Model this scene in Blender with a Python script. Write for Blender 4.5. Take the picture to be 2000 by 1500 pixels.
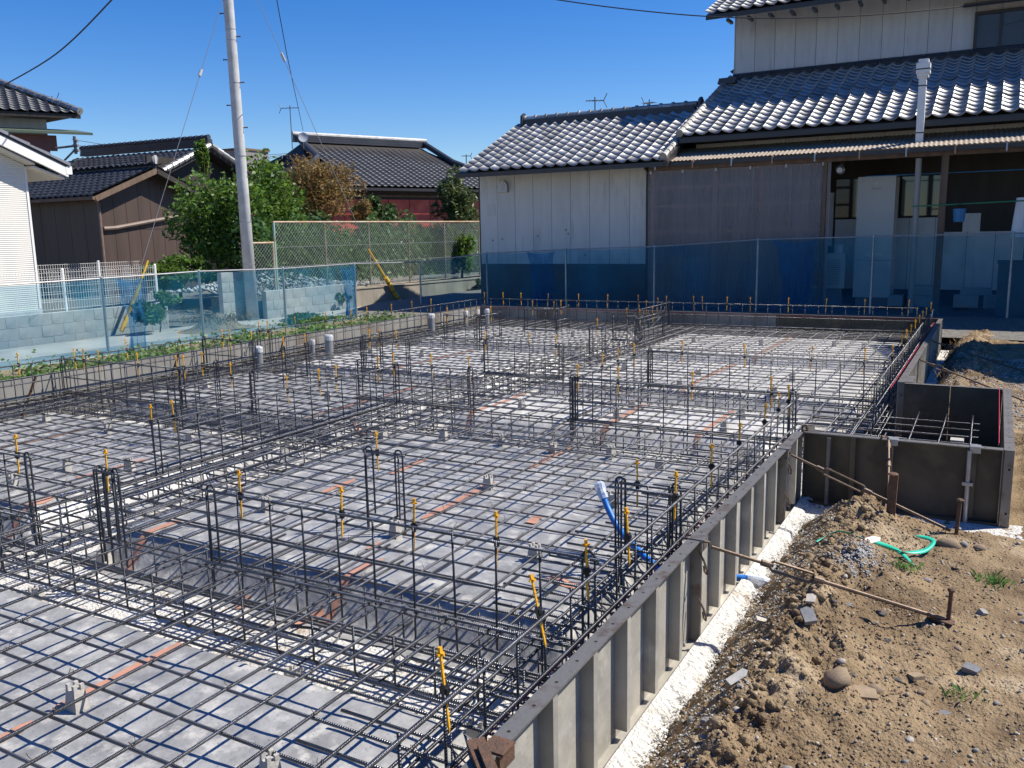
import bpy, math, random
import numpy as np
from mathutils import Vector, Matrix, noise

for o in list(bpy.data.objects):
    bpy.data.objects.remove(o, do_unlink=True)
random.seed(11)
RNG = np.random.default_rng(5)
S = bpy.context.scene
C = S.collection

# ------------------------------------------------------------------ camera, sky, sun, exposure
CAM_H, YAW, PITCH, ROLL, FPX = 1.5697, 0.509704, 0.172252, -0.019005, 1690.7
fw = Vector((-math.sin(YAW) * math.cos(PITCH), math.cos(YAW) * math.cos(PITCH), -math.sin(PITCH)))
rt0 = Vector((math.cos(YAW), math.sin(YAW), 0)); up0 = rt0.cross(fw)
rt = math.cos(ROLL) * rt0 + math.sin(ROLL) * up0
up = -math.sin(ROLL) * rt0 + math.cos(ROLL) * up0
cam = bpy.data.cameras.new('camera'); camo = bpy.data.objects.new('camera', cam); C.objects.link(camo)
cam.sensor_width = 36; cam.lens = FPX / 2000 * 36; cam.clip_start = 0.05; cam.clip_end = 3000
camo.matrix_world = Matrix(((rt.x, up.x, -fw.x, 0), (rt.y, up.y, -fw.y, 0), (rt.z, up.z, -fw.z, CAM_H), (0, 0, 0, 1)))
S.camera = camo

KX, KY = 0.68, 0.48                      # shadow run per unit height
sun_el = math.atan(1 / math.hypot(KX, KY)); sun_az = math.atan2(KX, KY)
W = bpy.data.worlds.new('World'); S.world = W; W.use_nodes = True
wn = W.node_tree.nodes; wl = W.node_tree.links
sky = wn.new('ShaderNodeTexSky'); sky.sky_type = 'NISHITA'; sky.sun_disc = False
sky.sun_elevation = sun_el; sky.sun_rotation = sun_az
sky.altitude = 50; sky.air_density = 1.0; sky.dust_density = 0.15; sky.ozone_density = 5.0
hs = wn.new('ShaderNodeHueSaturation'); hs.inputs['Saturation'].default_value = 1.36; hs.inputs['Hue'].default_value = 0.514; hs.inputs['Value'].default_value = 1.14
wl.new(sky.outputs[0], hs.inputs['Color']); wl.new(hs.outputs[0], wn['Background'].inputs[0]); wn['Background'].inputs[1].default_value = 0.085
sl = bpy.data.lights.new('sun', 'SUN'); sl.energy = 5.0; sl.angle = math.radians(0.5); sl.color = (1, 0.945, 0.85)
so = bpy.data.objects.new('sun', sl); C.objects.link(so)
so.rotation_euler = Vector((KX, KY, 1)).to_track_quat('Z', 'Y').to_euler(); so.location = (20, 14, 30)
S.view_settings.view_transform = 'Standard'; S.view_settings.look = 'None'
S.view_settings.gamma = 1; S.view_settings.exposure = 0.55; S.view_settings.use_curve_mapping = False
S.render.engine = 'CYCLES'
S.cycles.max_bounces = 8; S.cycles.transparent_max_bounces = 24

# ------------------------------------------------------------------ helpers
class MB:
    def __init__(s): s.v = []; s.f = []; s.m = []
    def add(s, vs, fs, m=0):
        b = len(s.v); s.v += [tuple(p) for p in vs]
        s.f += [tuple(i + b for i in f) for f in fs]; s.m += [m] * len(fs); return s
    def box(s, x0, y0, z0, x1, y1, z1, m=0):
        vs = [(x, y, z) for z in (z0, z1) for y in (y0, y1) for x in (x0, x1)]
        return s.add(vs, [(0, 2, 3, 1), (4, 5, 7, 6), (0, 1, 5, 4), (2, 6, 7, 3), (0, 4, 6, 2), (1, 3, 7, 5)], m)
    def bar(s, a, b, w, h, m=0, upv=(0, 0, 1)):
        a = Vector(a); b = Vector(b); d = (b - a).normalized(); sd = d.cross(Vector(upv))
        if sd.length < 1e-4: sd = d.cross(Vector((1, 0, 0)))
        sd.normalize(); u = sd.cross(d)
        vs = [p + sd * (i * w / 2) + u * (j * h / 2) for p in (a, b) for j in (-1, 1) for i in (-1, 1)]
        return s.add(vs, [(0, 1, 3, 2), (4, 6, 7, 5), (0, 4, 5, 1), (2, 3, 7, 6), (0, 2, 6, 4), (1, 5, 7, 3)], m)
    def tube(s, pts, r, n=6, m=0, cap=True):
        P = [Vector(p) for p in pts]; rs = r if isinstance(r, (list, tuple)) else [r] * len(P)
        b = len(s.v); u = None
        for i, p in enumerate(P):
            d = (P[min(i + 1, len(P) - 1)] - P[max(i - 1, 0)]).normalized()
            if u is None:
                u = d.orthogonal().normalized()
            else:
                u = (u - d * u.dot(d))
                u = u.normalized() if u.length > 1e-6 else d.orthogonal().normalized()
            w = d.cross(u)
            for k in range(n):
                a = 2 * math.pi * k / n
                s.v.append(tuple(p + (u * math.cos(a) + w * math.sin(a)) * rs[i]))
        for i in range(len(P) - 1):
            for k in range(n):
                k2 = (k + 1) % n
                s.f.append((b + i * n + k, b + i * n + k2, b + (i + 1) * n + k2, b + (i + 1) * n + k)); s.m.append(m)
        if cap:
            s.f.append(tuple(b + k for k in reversed(range(n)))); s.m.append(m)
            e = b + (len(P) - 1) * n
            s.f.append(tuple(e + k for k in range(n))); s.m.append(m)
        return s
    def cyl(s, a, b, r0, r1=None, n=12, m=0): return s.tube([a, b], [r0, r0 if r1 is None else r1], n, m)
    def poly(s, pts, m=0): return s.add(pts, [tuple(range(len(pts)))], m)
    def prism(s, pts, off, m=0):
        n = len(pts); off = Vector(off); top = [Vector(p) + off for p in pts]
        return s.add(list(pts) + top, [tuple(reversed(range(n))), tuple(range(n, 2 * n))] +
                     [(i, (i + 1) % n, n + (i + 1) % n, n + i) for i in range(n)], m)
    def grid(s, xs, ys, fn, m=0):
        b = len(s.v); nx = len(xs)
        for y in ys:
            for x in xs: s.v.append(fn(x, y))
        for j in range(len(ys) - 1):
            for i in range(nx - 1):
                a = b + j * nx + i; s.f.append((a, a + 1, a + 1 + nx, a + nx)); s.m.append(m)
        return s
    def mesh(s, name, mats, smooth=False):
        me = bpy.data.meshes.new(name); me.from_pydata(s.v, [], s.f)
        for m in (mats if isinstance(mats, (list, tuple)) else [mats]): me.materials.append(m)
        if any(s.m): me.polygons.foreach_set('material_index', s.m)
        if smooth: me.polygons.foreach_set('use_smooth', [True] * len(me.polygons))
        me.update(); return me
    def build(s, name, mats, parent=None, smooth=False, local=False):
        return obj(name, s.mesh(name, mats, smooth), parent, local)

def obj(name, me, parent=None, local=False):
    o = bpy.data.objects.new(name, me); C.objects.link(o)
    if parent is not None:
        o.parent = parent
        if not local and parent.type == 'EMPTY': o.matrix_parent_inverse = Matrix.Translation(-parent.location)
    return o
def tag(o, label=None, cat=None, group=None, kind=None):
    if label: o['label'] = label
    if cat: o['category'] = cat
    if group: o['group'] = group
    if kind: o['kind'] = kind
    return o
def thing(name, label, cat, loc=(0, 0, 0), group=None, rotz=0):
    o = bpy.data.objects.new(name, None); C.objects.link(o)
    o.location = loc; o.rotation_euler = (0, 0, rotz); o.empty_display_size = 0.1
    return tag(o, label, cat, group)
def inst(name, me, parent, loc, rot=(0, 0, 0), scale=None, local=False):
    o = obj(name, me, parent, local); o.location = loc; o.rotation_euler = rot
    if scale: o.scale = scale
    return o
def nth(n): return {1: 'first', 2: 'second', 3: 'third', 4: 'fourth', 5: 'fifth', 6: 'sixth', 7: 'seventh', 8: 'eighth', 9: 'ninth', 10: 'tenth',
                    11: 'eleventh', 12: 'twelfth', 13: 'thirteenth', 14: 'fourteenth', 15: 'fifteenth', 16: 'sixteenth', 17: 'seventeenth', 18: 'eighteenth'}[n]
def fbm(x, y, z=0.0, oc=4): return noise.fractal(Vector((x, y, z)), 1.0, 2.0, oc)
def lin(a, b, n): return [a + (b - a) * i / (n - 1) for i in range(n)]
def sstep(t): t = min(1, max(0, t)); return t * t * (3 - 2 * t)
def join_np(name, V, F, mats, parent=None, mi=None, smooth=False):
    me = bpy.data.meshes.new(name); V = np.asarray(V, np.float32); F = np.asarray(F, np.int32); k = F.shape[1]
    me.vertices.add(len(V)); me.vertices.foreach_set('co', V.ravel())
    me.loops.add(F.size); me.loops.foreach_set('vertex_index', F.ravel())
    me.polygons.add(len(F)); me.polygons.foreach_set('loop_start', np.arange(0, F.size, k, dtype=np.int32))
    try: me.polygons.foreach_set('loop_total', np.full(len(F), k, np.int32))
    except Exception: pass
    for m in (mats if isinstance(mats, (list, tuple)) else [mats]): me.materials.append(m)
    if mi is not None: me.polygons.foreach_set('material_index', np.asarray(mi, np.int32))
    if smooth: me.polygons.foreach_set('use_smooth', np.ones(len(F), bool))
    me.update(calc_edges=True); me.validate()
    return obj(name, me, parent)

# ------------------------------------------------------------------ materials
def mat(name, col, rough=0.6, metal=0.0, spec=0.5, var=None, scale=8.0, detail=6, lo=0.35, hi=0.65, bump=0.0, bscale=40.0, bdist=0.01,
        coat=0.0, var2=None, scale2=1.5, lo2=0.5, hi2=0.62, wave=None, island=0.0, rvar=0.0, coords='Object', stretch=None, speck=None, objrand=0.0):
    m = bpy.data.materials.new(name); m.use_nodes = True; N = m.node_tree.nodes; Lk = m.node_tree.links
    b = N['Principled BSDF']; b.inputs['Roughness'].default_value = rough; b.inputs['Metallic'].default_value = metal
    b.inputs['Specular IOR Level'].default_value = spec; b.inputs['Coat Weight'].default_value = coat
    tc = N.new('ShaderNodeTexCoord'); src = tc.outputs[coords]
    if stretch:
        mp = N.new('ShaderNodeMapping'); mp.inputs['Scale'].default_value = stretch; Lk.new(src, mp.inputs[0]); src = mp.outputs[0]
    def rgb(c): n = N.new('ShaderNodeRGB'); n.outputs[0].default_value = (*c, 1); return n.outputs[0]
    def noisefac(sc, dt, a, z, seed=0.0):
        n = N.new('ShaderNodeTexNoise'); n.inputs['Scale'].default_value = sc; n.inputs['Detail'].default_value = dt
        n.inputs['Roughness'].default_value = 0.6; Lk.new(src, n.inputs['Vector'])
        r = N.new('ShaderNodeMapRange'); r.inputs[1].default_value = a; r.inputs[2].default_value = z
        Lk.new(n.outputs['Fac'], r.inputs[0]); return r.outputs[0]
    def mix(f, a, c2, fixed=None, blend='MIX'):
        x = N.new('ShaderNodeMix'); x.data_type = 'RGBA'; x.blend_type = blend
        if fixed is None: Lk.new(f, x.inputs[0])
        else: x.inputs[0].default_value = fixed
        Lk.new(a, x.inputs[6]); Lk.new(c2, x.inputs[7]); return x.outputs[2]
    col_o = rgb(col)
    if var: f = noisefac(scale, detail, lo, hi); col_o = mix(f, col_o, rgb(var))
    if var2: f2 = noisefac(scale2, 5, lo2, hi2); col_o = mix(f2, col_o, rgb(var2))
    if speck:
        vz = N.new('ShaderNodeTexVoronoi'); vz.inputs['Scale'].default_value = speck[1]; Lk.new(src, vz.inputs['Vector'])
        r = N.new('ShaderNodeMapRange'); r.inputs[1].default_value = speck[2]; r.inputs[2].default_value = speck[2] * 0.6
        Lk.new(vz.outputs['Distance'], r.inputs[0]); col_o = mix(r.outputs[0], col_o, rgb(speck[0]))
    if island:
        g = N.new('ShaderNodeNewGeometry'); h = N.new('ShaderNodeHueSaturation')
        r = N.new('ShaderNodeMapRange'); r.inputs[3].default_value = 1 - island; r.inputs[4].default_value = 1 + island
        Lk.new(g.outputs['Random Per Island'], r.inputs[0]); Lk.new(r.outputs[0], h.inputs['Value']); Lk.new(col_o, h.inputs['Color']); col_o = h.outputs[0]
    if objrand:
        oi = N.new('ShaderNodeObjectInfo'); h2 = N.new('ShaderNodeHueSaturation'); r3 = N.new('ShaderNodeMapRange'); r3.inputs[3].default_value = 1 - objrand; r3.inputs[4].default_value = 1 + objrand
        Lk.new(oi.outputs['Random'], r3.inputs[0]); Lk.new(r3.outputs[0], h2.inputs['Value']); Lk.new(col_o, h2.inputs['Color']); col_o = h2.outputs[0]
    Lk.new(col_o, b.inputs['Base Color'])
    if rvar:
        r = N.new('ShaderNodeMapRange'); n = N.new('ShaderNodeTexNoise'); n.inputs['Scale'].default_value = scale * 0.6; Lk.new(src, n.inputs['Vector'])
        r.inputs[1].default_value = 0.3; r.inputs[2].default_value = 0.7; r.inputs[3].default_value = max(0.05, rough - rvar); r.inputs[4].default_value = min(1, rough + rvar)
        Lk.new(n.outputs['Fac'], r.inputs[0]); Lk.new(r.outputs[0], b.inputs['Roughness'])
    if bump or wave:
        bp = N.new('ShaderNodeBump'); bp.inputs['Strength'].default_value = bump or 0.7; bp.inputs['Distance'].default_value = bdist
        if wave:
            w = N.new('ShaderNodeTexWave'); w.bands_direction = wave[0]; w.inputs['Scale'].default_value = wave[1]; Lk.new(src, w.inputs['Vector'])
            Lk.new(w.outputs['Fac'], bp.inputs['Height'])
        else:
            n = N.new('ShaderNodeTexNoise'); n.inputs['Scale'].default_value = bscale; n.inputs['Detail'].default_value = 8; Lk.new(src, n.inputs['Vector'])
            Lk.new(n.outputs['Fac'], bp.inputs['Height'])
        Lk.new(bp.outputs[0], b.inputs['Normal'])
    return m
def see_through(m, amount, tint=(1, 1, 1), noise_sc=None):
    """mix the material with straight transparency (open weave, thin film)"""
    N = m.node_tree.nodes; Lk = m.node_tree.links; b = N['Principled BSDF']; out = N['Material Output']
    t = N.new('ShaderNodeBsdfTransparent'); t.inputs[0].default_value = (*tint, 1)
    x = N.new('ShaderNodeMixShader'); x.inputs[0].default_value = amount
    if noise_sc:
        tc = N.new('ShaderNodeTexCoord'); n = N.new('ShaderNodeTexNoise'); n.inputs['Scale'].default_value = noise_sc; Lk.new(tc.outputs['Object'], n.inputs['Vector'])
        r = N.new('ShaderNodeMapRange'); r.inputs[1].default_value = 0.3; r.inputs[2].default_value = 0.7
        r.inputs[3].default_value = amount - 0.2; r.inputs[4].default_value = min(0.95, amount + 0.17)
        Lk.new(n.outputs['Fac'], r.inputs[0]); Lk.new(r.outputs[0], x.inputs[0])
    Lk.new(b.outputs[0], x.inputs[1]); Lk.new(t.outputs[0], x.inputs[2]); Lk.new(x.outputs[0], out.inputs[0]); return m
def leafy(name, c1, c2, tr=0.35, island=0.45):
    m = mat(name, c1, 0.5, var=c2, scale=2.5, island=island, spec=0.45)
    N = m.node_tree.nodes; Lk = m.node_tree.links; b = N['Principled BSDF']; out = N['Material Output']
    t = N.new('ShaderNodeBsdfTranslucent'); x = N.new('ShaderNodeMixShader'); x.inputs[0].default_value = tr
    src = b.inputs['Base Color'].links[0].from_socket
    h = N.new('ShaderNodeHueSaturation'); h.inputs['Value'].default_value = 1.6; h.inputs['Hue'].default_value = 0.48; Lk.new(src, h.inputs['Color']); Lk.new(h.outputs[0], t.inputs[0])
    Lk.new(b.outputs[0], x.inputs[1]); Lk.new(t.outputs[0], x.inputs[2]); Lk.new(x.outputs[0], out.inputs[0]); return m

M_rebar = mat('rebar_steel', (0.20, 0.203, 0.215), 0.34, 0.9, var=(0.105, 0.10, 0.097), scale=4, objrand=0.2, bump=0.8, bdist=0.003, wave=('X', 33.0), rvar=0.1)
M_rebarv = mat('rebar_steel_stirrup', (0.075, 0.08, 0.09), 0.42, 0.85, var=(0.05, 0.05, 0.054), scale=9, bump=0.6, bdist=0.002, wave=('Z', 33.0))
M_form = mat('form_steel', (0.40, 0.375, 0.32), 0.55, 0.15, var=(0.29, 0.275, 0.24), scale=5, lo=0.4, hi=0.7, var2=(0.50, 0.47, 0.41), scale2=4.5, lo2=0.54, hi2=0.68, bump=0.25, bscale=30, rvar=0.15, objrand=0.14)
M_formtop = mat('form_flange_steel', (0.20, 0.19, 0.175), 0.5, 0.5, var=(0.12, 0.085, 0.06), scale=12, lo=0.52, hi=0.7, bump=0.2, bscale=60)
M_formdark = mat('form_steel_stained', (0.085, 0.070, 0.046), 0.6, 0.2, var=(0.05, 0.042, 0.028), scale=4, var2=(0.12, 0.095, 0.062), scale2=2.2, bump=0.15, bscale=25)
M_formin = mat('form_inner_face', (0.27, 0.26, 0.24), 0.6, 0.1, var=(0.19, 0.18, 0.16), scale=3, var2=(0.15, 0.12, 0.09), scale2=1.2, stretch=(1, 1, 0.5))
M_rust = mat('rusty_iron', (0.16, 0.085, 0.05), 0.75, 0.35, var=(0.09, 0.06, 0.045), scale=30, bump=0.4, bscale=120)
M_rod = mat('weathered_rod_steel', (0.17, 0.12, 0.085), 0.55, 0.5, var=(0.11, 0.075, 0.05), scale=25, bump=0.2, bscale=150)
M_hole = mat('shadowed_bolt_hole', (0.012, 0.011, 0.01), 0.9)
M_yellow = mat('yellow_plastic', (0.85, 0.42, 0.012), 0.4, var=(0.72, 0.34, 0.01), scale=30)
M_black = mat('black_plastic', (0.012, 0.012, 0.014), 0.45)
M_block = mat('spacer_concrete', (0.44, 0.42, 0.38), 0.9, var=(0.36, 0.34, 0.30), scale=25, bump=0.3, bscale=90)
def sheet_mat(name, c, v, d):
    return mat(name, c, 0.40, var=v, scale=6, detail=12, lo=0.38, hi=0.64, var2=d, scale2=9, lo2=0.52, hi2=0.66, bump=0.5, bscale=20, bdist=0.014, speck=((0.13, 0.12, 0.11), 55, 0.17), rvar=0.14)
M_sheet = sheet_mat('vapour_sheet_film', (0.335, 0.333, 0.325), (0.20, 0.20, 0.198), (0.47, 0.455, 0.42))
M_sheet2 = sheet_mat('vapour_sheet_film_pale', (0.60, 0.585, 0.55), (0.44, 0.43, 0.405), (0.70, 0.68, 0.635))  # paler film for the sheets in the far cells
M_tape = mat('orange_tape', (0.52, 0.26, 0.17), 0.4, var=(0.40, 0.22, 0.15), scale=9, bump=0.25, bscale=30)
M_lean = mat('lean_concrete', (0.68, 0.66, 0.615), 0.9, var=(0.57, 0.55, 0.505), scale=14, detail=10, bump=0.9, bscale=55, bdist=0.03, var2=(0.40, 0.33, 0.24), scale2=4, lo2=0.56, hi2=0.72)
M_dirt = mat('site_dirt', (0.285, 0.205, 0.118), 0.95, var=(0.150, 0.102, 0.057), scale=3.2, detail=10, lo=0.42, hi=0.66, var2=(0.43, 0.335, 0.215), scale2=2.6, lo2=0.54, hi2=0.70,
             bump=1.0, bscale=70, bdist=0.02, speck=((0.36, 0.31, 0.25), 75, 0.14), spec=0.2)
M_gravelyard = mat('gravel_ground', (0.24, 0.225, 0.20), 0.95, var=(0.15, 0.135, 0.115), scale=18, bump=0.9, bscale=60, bdist=0.03, speck=((0.4, 0.39, 0.37), 45, 0.2), spec=0.2)
M_alley = mat('alley_concrete', (0.42, 0.385, 0.34), 0.9, var=(0.34, 0.31, 0.27), scale=1.2, var2=(0.27, 0.25, 0.22), scale2=0.6, lo2=0.52, hi2=0.7, bump=0.3, bscale=50)
M_soil = mat('verge_soil', (0.24, 0.19, 0.125), 0.95, var=(0.16, 0.125, 0.08), scale=5, bump=0.8, bscale=30, bdist=0.03)
M_stone = [mat('stone_' + n, c, 0.85, var=v, scale=14, bump=0.4, bscale=60) for n, c, v in
           (('tan', (0.30, 0.22, 0.14), (0.22, 0.16, 0.10)), ('grey', (0.29, 0.275, 0.25), (0.20, 0.19, 0.175)), ('dark', (0.12, 0.115, 0.11), (0.08, 0.075, 0.07)),
            ('pale', (0.46, 0.42, 0.36), (0.36, 0.32, 0.26)), ('brick', (0.36, 0.13, 0.07), (0.28, 0.10, 0.06)))]
M_tilefrag = mat('tile_fragment', (0.13, 0.135, 0.15), 0.55, var=(0.20, 0.19, 0.18), scale=10, bump=0.3, bscale=50)
M_white = mat('white_paint', (0.78, 0.77, 0.74), 0.5, var=(0.70, 0.69, 0.66), scale=4)
M_pole = mat('pole_concrete', (0.52, 0.52, 0.51), 0.8, var=(0.40, 0.40, 0.395), scale=5, bump=0.2, bscale=60)
M_galv = mat('galvanised_pipe', (0.42, 0.43, 0.44), 0.42, 0.6, var=(0.33, 0.33, 0.33), scale=12)
M_wire = mat('cable_black', (0.015, 0.016, 0.018), 0.6)
M_guy = mat('guy_wire_steel', (0.30, 0.30, 0.31), 0.5, 0.5)
M_pvc = mat('grey_pvc', (0.20, 0.21, 0.22), 0.4, var=(0.17, 0.175, 0.18), scale=6)
M_cap = mat('white_wrap', (0.45, 0.455, 0.46), 0.45, bump=0.5, bscale=30)
M_blue = mat('blue_conduit', (0.02, 0.20, 0.62), 0.4, var=(0.02, 0.16, 0.52), scale=10)
M_film = see_through(mat('clear_film_wrap', (0.72, 0.78, 0.88), 0.2, bump=0.6, bscale=50), 0.35)
M_red = mat('red_string', (0.50, 0.02, 0.05), 0.6)
M_strap = mat('green_strap', (0.02, 0.42, 0.27), 0.4, var=(0.03, 0.5, 0.34), scale=8)
M_net = see_through(mat('blue_net', (0.015, 0.17, 0.27), 0.8, spec=0.1, var=(0.012, 0.11, 0.22), scale=2), 0.75, (0.72, 0.91, 0.98), 1.3)
M_net2 = see_through(mat('blue_net_folded', (0.014, 0.115, 0.27), 0.8, spec=0.1), 0.68, (0.66, 0.86, 1.0), 3)
M_tile = mat('silver_roof_tile', (0.43, 0.425, 0.415), 0.56, 0.86, var=(0.31, 0.305, 0.29), scale=5, rvar=0.07, objrand=0.28)
M_tile2 = mat('dark_roof_tile', (0.060, 0.064, 0.074), 0.5, 0.3, var=(0.04, 0.043, 0.05), scale=1.2)
M_siding = mat('white_siding', (0.64, 0.62, 0.58), 0.7, var=(0.57, 0.555, 0.52), scale=2, bump=0.25, bscale=120, bdist=0.004, stretch=(2.5, 2.5, 0.45), var2=(0.44, 0.43, 0.40), scale2=2.2, lo2=0.56, hi2=0.75, objrand=0.05)
M_siding2 = mat('upper_siding', (0.60, 0.60, 0.60), 0.7, var=(0.53, 0.53, 0.53), scale=3, bump=0.1, bscale=90, stretch=(2.5, 2.5, 0.35), var2=(0.43, 0.42, 0.41), scale2=2, lo2=0.57, hi2=0.75, objrand=0.05)
M_base = mat('slate_base_panel', (0.085, 0.10, 0.105), 0.6, var=(0.07, 0.085, 0.09), scale=2)
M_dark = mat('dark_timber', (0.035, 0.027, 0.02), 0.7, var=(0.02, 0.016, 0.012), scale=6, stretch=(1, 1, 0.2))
M_wood = mat('weathered_wood', (0.17, 0.11, 0.07), 0.75, var=(0.11, 0.07, 0.045), scale=8, stretch=(1, 1, 0.15))
M_wood2 = mat('pale_batten_wood', (0.42, 0.25, 0.15), 0.75, var=(0.32, 0.19, 0.11), scale=8)
M_poly = see_through(mat('smoky_polycarbonate', (0.36, 0.335, 0.37), 0.2, spec=0.7, var=(0.27, 0.25, 0.28), scale=1.2, stretch=(3, 1, 0.4)), 0.50, (0.80, 0.72, 0.76))
M_canopy = mat('tan_corrugated_sheet', (0.40, 0.33, 0.25), 0.55, var=(0.30, 0.24, 0.18), scale=3)
M_gutter = mat('dark_gutter', (0.03, 0.028, 0.028), 0.4)
M_glass = mat('window_glass', (0.03, 0.035, 0.04), 0.06, spec=0.8)
M_curtain = mat('net_curtain', (0.28, 0.30, 0.32), 0.8, wave=None)
M_frame = mat('bronze_window_frame', (0.045, 0.035, 0.03), 0.4, 0.3)
M_tank = mat('appliance_paint', (0.50, 0.48, 0.43), 0.45, var=(0.48, 0.465, 0.43), scale=2)
M_plaster = mat('cream_siding', (0.66, 0.63, 0.57), 0.75, wave=('Z', 9.0), bump=0.5, bdist=0.012)
M_soffit = mat('cream_soffit', (0.62, 0.58, 0.50), 0.7)
M_brown = mat('brown_tin_wall', (0.085, 0.056, 0.043), 0.55, 0.15, var=(0.062, 0.041, 0.032), scale=3, stretch=(1, 1, 0.1))
M_pipeb = mat('brown_downpipe', (0.20, 0.14, 0.11), 0.5, var=(0.14, 0.10, 0.08), scale=5)
M_redwall = mat('red_painted_boards', (0.60, 0.11, 0.065), 0.6, var=(0.35, 0.045, 0.03), scale=1.5)
M_ochre = mat('ochre_plaster', (0.42, 0.30, 0.16), 0.85, var=(0.37, 0.26, 0.14), scale=1)
M_redwood = mat('red_brown_timber', (0.20, 0.07, 0.045), 0.6, var=(0.15, 0.05, 0.035), scale=3)
M_blockw = mat('concrete_block', (0.40, 0.39, 0.365), 0.9, var=(0.31, 0.30, 0.28), scale=3, bump=0.4, bscale=80, var2=(0.22, 0.21, 0.19), scale2=1.5, lo2=0.55, hi2=0.7)
M_mortar = mat('block_mortar', (0.50, 0.49, 0.46), 0.9, bump=0.3, bscale=60)
M_retain = mat('stained_concrete_wall', (0.34, 0.30, 0.24), 0.9, var=(0.24, 0.21, 0.165), scale=1.6, var2=(0.15, 0.13, 0.10), scale2=1.2, lo2=0.55, hi2=0.7, bump=0.3, bscale=40, stretch=(1, 1, 0.4))
M_chain = mat('green_chain_link', (0.30, 0.36, 0.32), 0.5, 0.2)
M_greenpost = mat('faded_green_paint', (0.28, 0.42, 0.36), 0.6, var=(0.30, 0.16, 0.08), scale=6, lo=0.55, hi=0.62)
M_rustrail = mat('rust_streaked_rail', (0.38, 0.22, 0.12), 0.7, 0.2, var=(0.45, 0.40, 0.30), scale=4)
M_olivepost = mat('olive_metal_post', (0.24, 0.25, 0.20), 0.6, 0.2, var=(0.20, 0.15, 0.09), scale=5)
M_guard = mat('yellow_guard_paint', (0.72, 0.42, 0.03), 0.5, var=(0.55, 0.33, 0.05), scale=9)
M_rubble = mat('pale_rubble', (0.38, 0.37, 0.345), 0.9, island=0.5)
M_leafA = leafy('leaf_bright_green', (0.10, 0.19, 0.025), (0.06, 0.13, 0.018), 0.4)
M_leafB = leafy('leaf_dark_green', (0.045, 0.10, 0.02), (0.03, 0.07, 0.015), 0.3)
M_leafC = leafy('leaf_autumn_bronze', (0.27, 0.165, 0.05), (0.15, 0.125, 0.035), 0.35, 0.5)
M_leafD = leafy('leaf_olive_green', (0.06, 0.105, 0.03), (0.09, 0.12, 0.04), 0.25)
M_hedge = leafy('leaf_hedge_green', (0.07, 0.16, 0.04), (0.045, 0.10, 0.028), 0.35)
M_weed = leafy('weed_green', (0.08, 0.19, 0.05), (0.11, 0.17, 0.05), 0.35)
M_straw = leafy('dry_straw', (0.20, 0.14, 0.07), (0.12, 0.085, 0.04), 0.2)
M_bark = mat('bark', (0.12, 0.085, 0.06), 0.9, var=(0.07, 0.05, 0.035), scale=14, bump=0.5, bscale=40)
M_bluep = mat('blue_plastic', (0.01, 0.16, 0.35), 0.4)
M_greyb = mat('grey_building', (0.20, 0.18, 0.18), 0.7)
M_print = mat('grey_print', (0.16, 0.16, 0.16), 0.6)
M_dish = mat('dish_white', (0.62, 0.62, 0.62), 0.45)
M_antenna = mat('antenna_metal', (0.14, 0.145, 0.15), 0.5, 0.4)

# ------------------------------------------------------------------ the setting: ground sheets
LZ = -0.29                                       # level of the lean concrete
XR, XR2, XL, YB = -1.125, -0.70, -8.59, 14.19    # formwork inner faces
TR = [  # footing trenches: axis, centre, from, to, half floor, slope width
    ('x', 2.72, XL, XR, 0.26, 0.20), ('x', 5.58, XL, -4.87, 0.24, 0.20), ('x', 6.42, -4.87, XR, 0.24, 0.20), ('x', 8.32, XL, XR2, 0.26, 0.20),
    ('x', 11.2, XL, XR2, 0.24, 0.20), ('y', -4.87, -1.0, YB, 0.27, 0.22), ('y', XR, -1.0, 7.0, 0.26, 0.20), ('y', XR2, 7.0, YB, 0.26, 0.2),
    ('y', XL, -1.0, YB, 0.26, 0.20), ('x', YB, XL, XR2, 0.30, 0.2)]
def trench(x, y):
    best = 0.0
    for ax, c, a, b, hf, sw in TR:
        p, t = (y, x) if ax == 'x' else (x, y)
        if t < a - 0.05 or t > b + 0.05: continue
        d = abs(p - c)
        if d < hf: return 1.0
        if d < hf + sw: best = max(best, 1 - sstep((d - hf) / sw))
    return best
def sheet_z(x, y):
    k = trench(x, y)
    w = 4 * k * (1 - k)
    fold = noise.noise(Vector((x * 16, y * 16, 3.0))) * 0.010 + noise.noise(Vector((x * 34 + y * 9, y * 30 - x * 11, 7.0))) * 0.006
    cr = (0.22 - abs(noise.noise(Vector((x * 2.6 + 0.8 * y, y * 2.2, 11.0))))) * 0.010 + (0.2 - abs(noise.noise(Vector((x * 6, y * 5 + x, 15.0))))) * 0.005
    return -0.098 + cr - (-LZ - 0.098 - 0.006) * k + fbm(x * 1.3, y * 1.3, 2, 3) * 0.009 + fbm(x * 9, y * 9, 5, 3) * 0.0022 + fold * w
g = MB().add([(-900, -900, -0.62), (900, -900, -0.62), (900, 900, -0.62), (-900, 900, -0.62)], [(0, 1, 2, 3)])
tag(g.build('ground', M_soil), kind='structure')
lx = lin(XL - 0.35, -0.97, 70); ly = lin(-1.2, 14.5, 130)
tag(MB().grid(lx, ly, lambda x, y: (x, y, LZ + fbm(x * 3, y * 3, 9, 3) * 0.006)).build('lean_concrete', M_lean, smooth=True), kind='structure')

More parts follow.
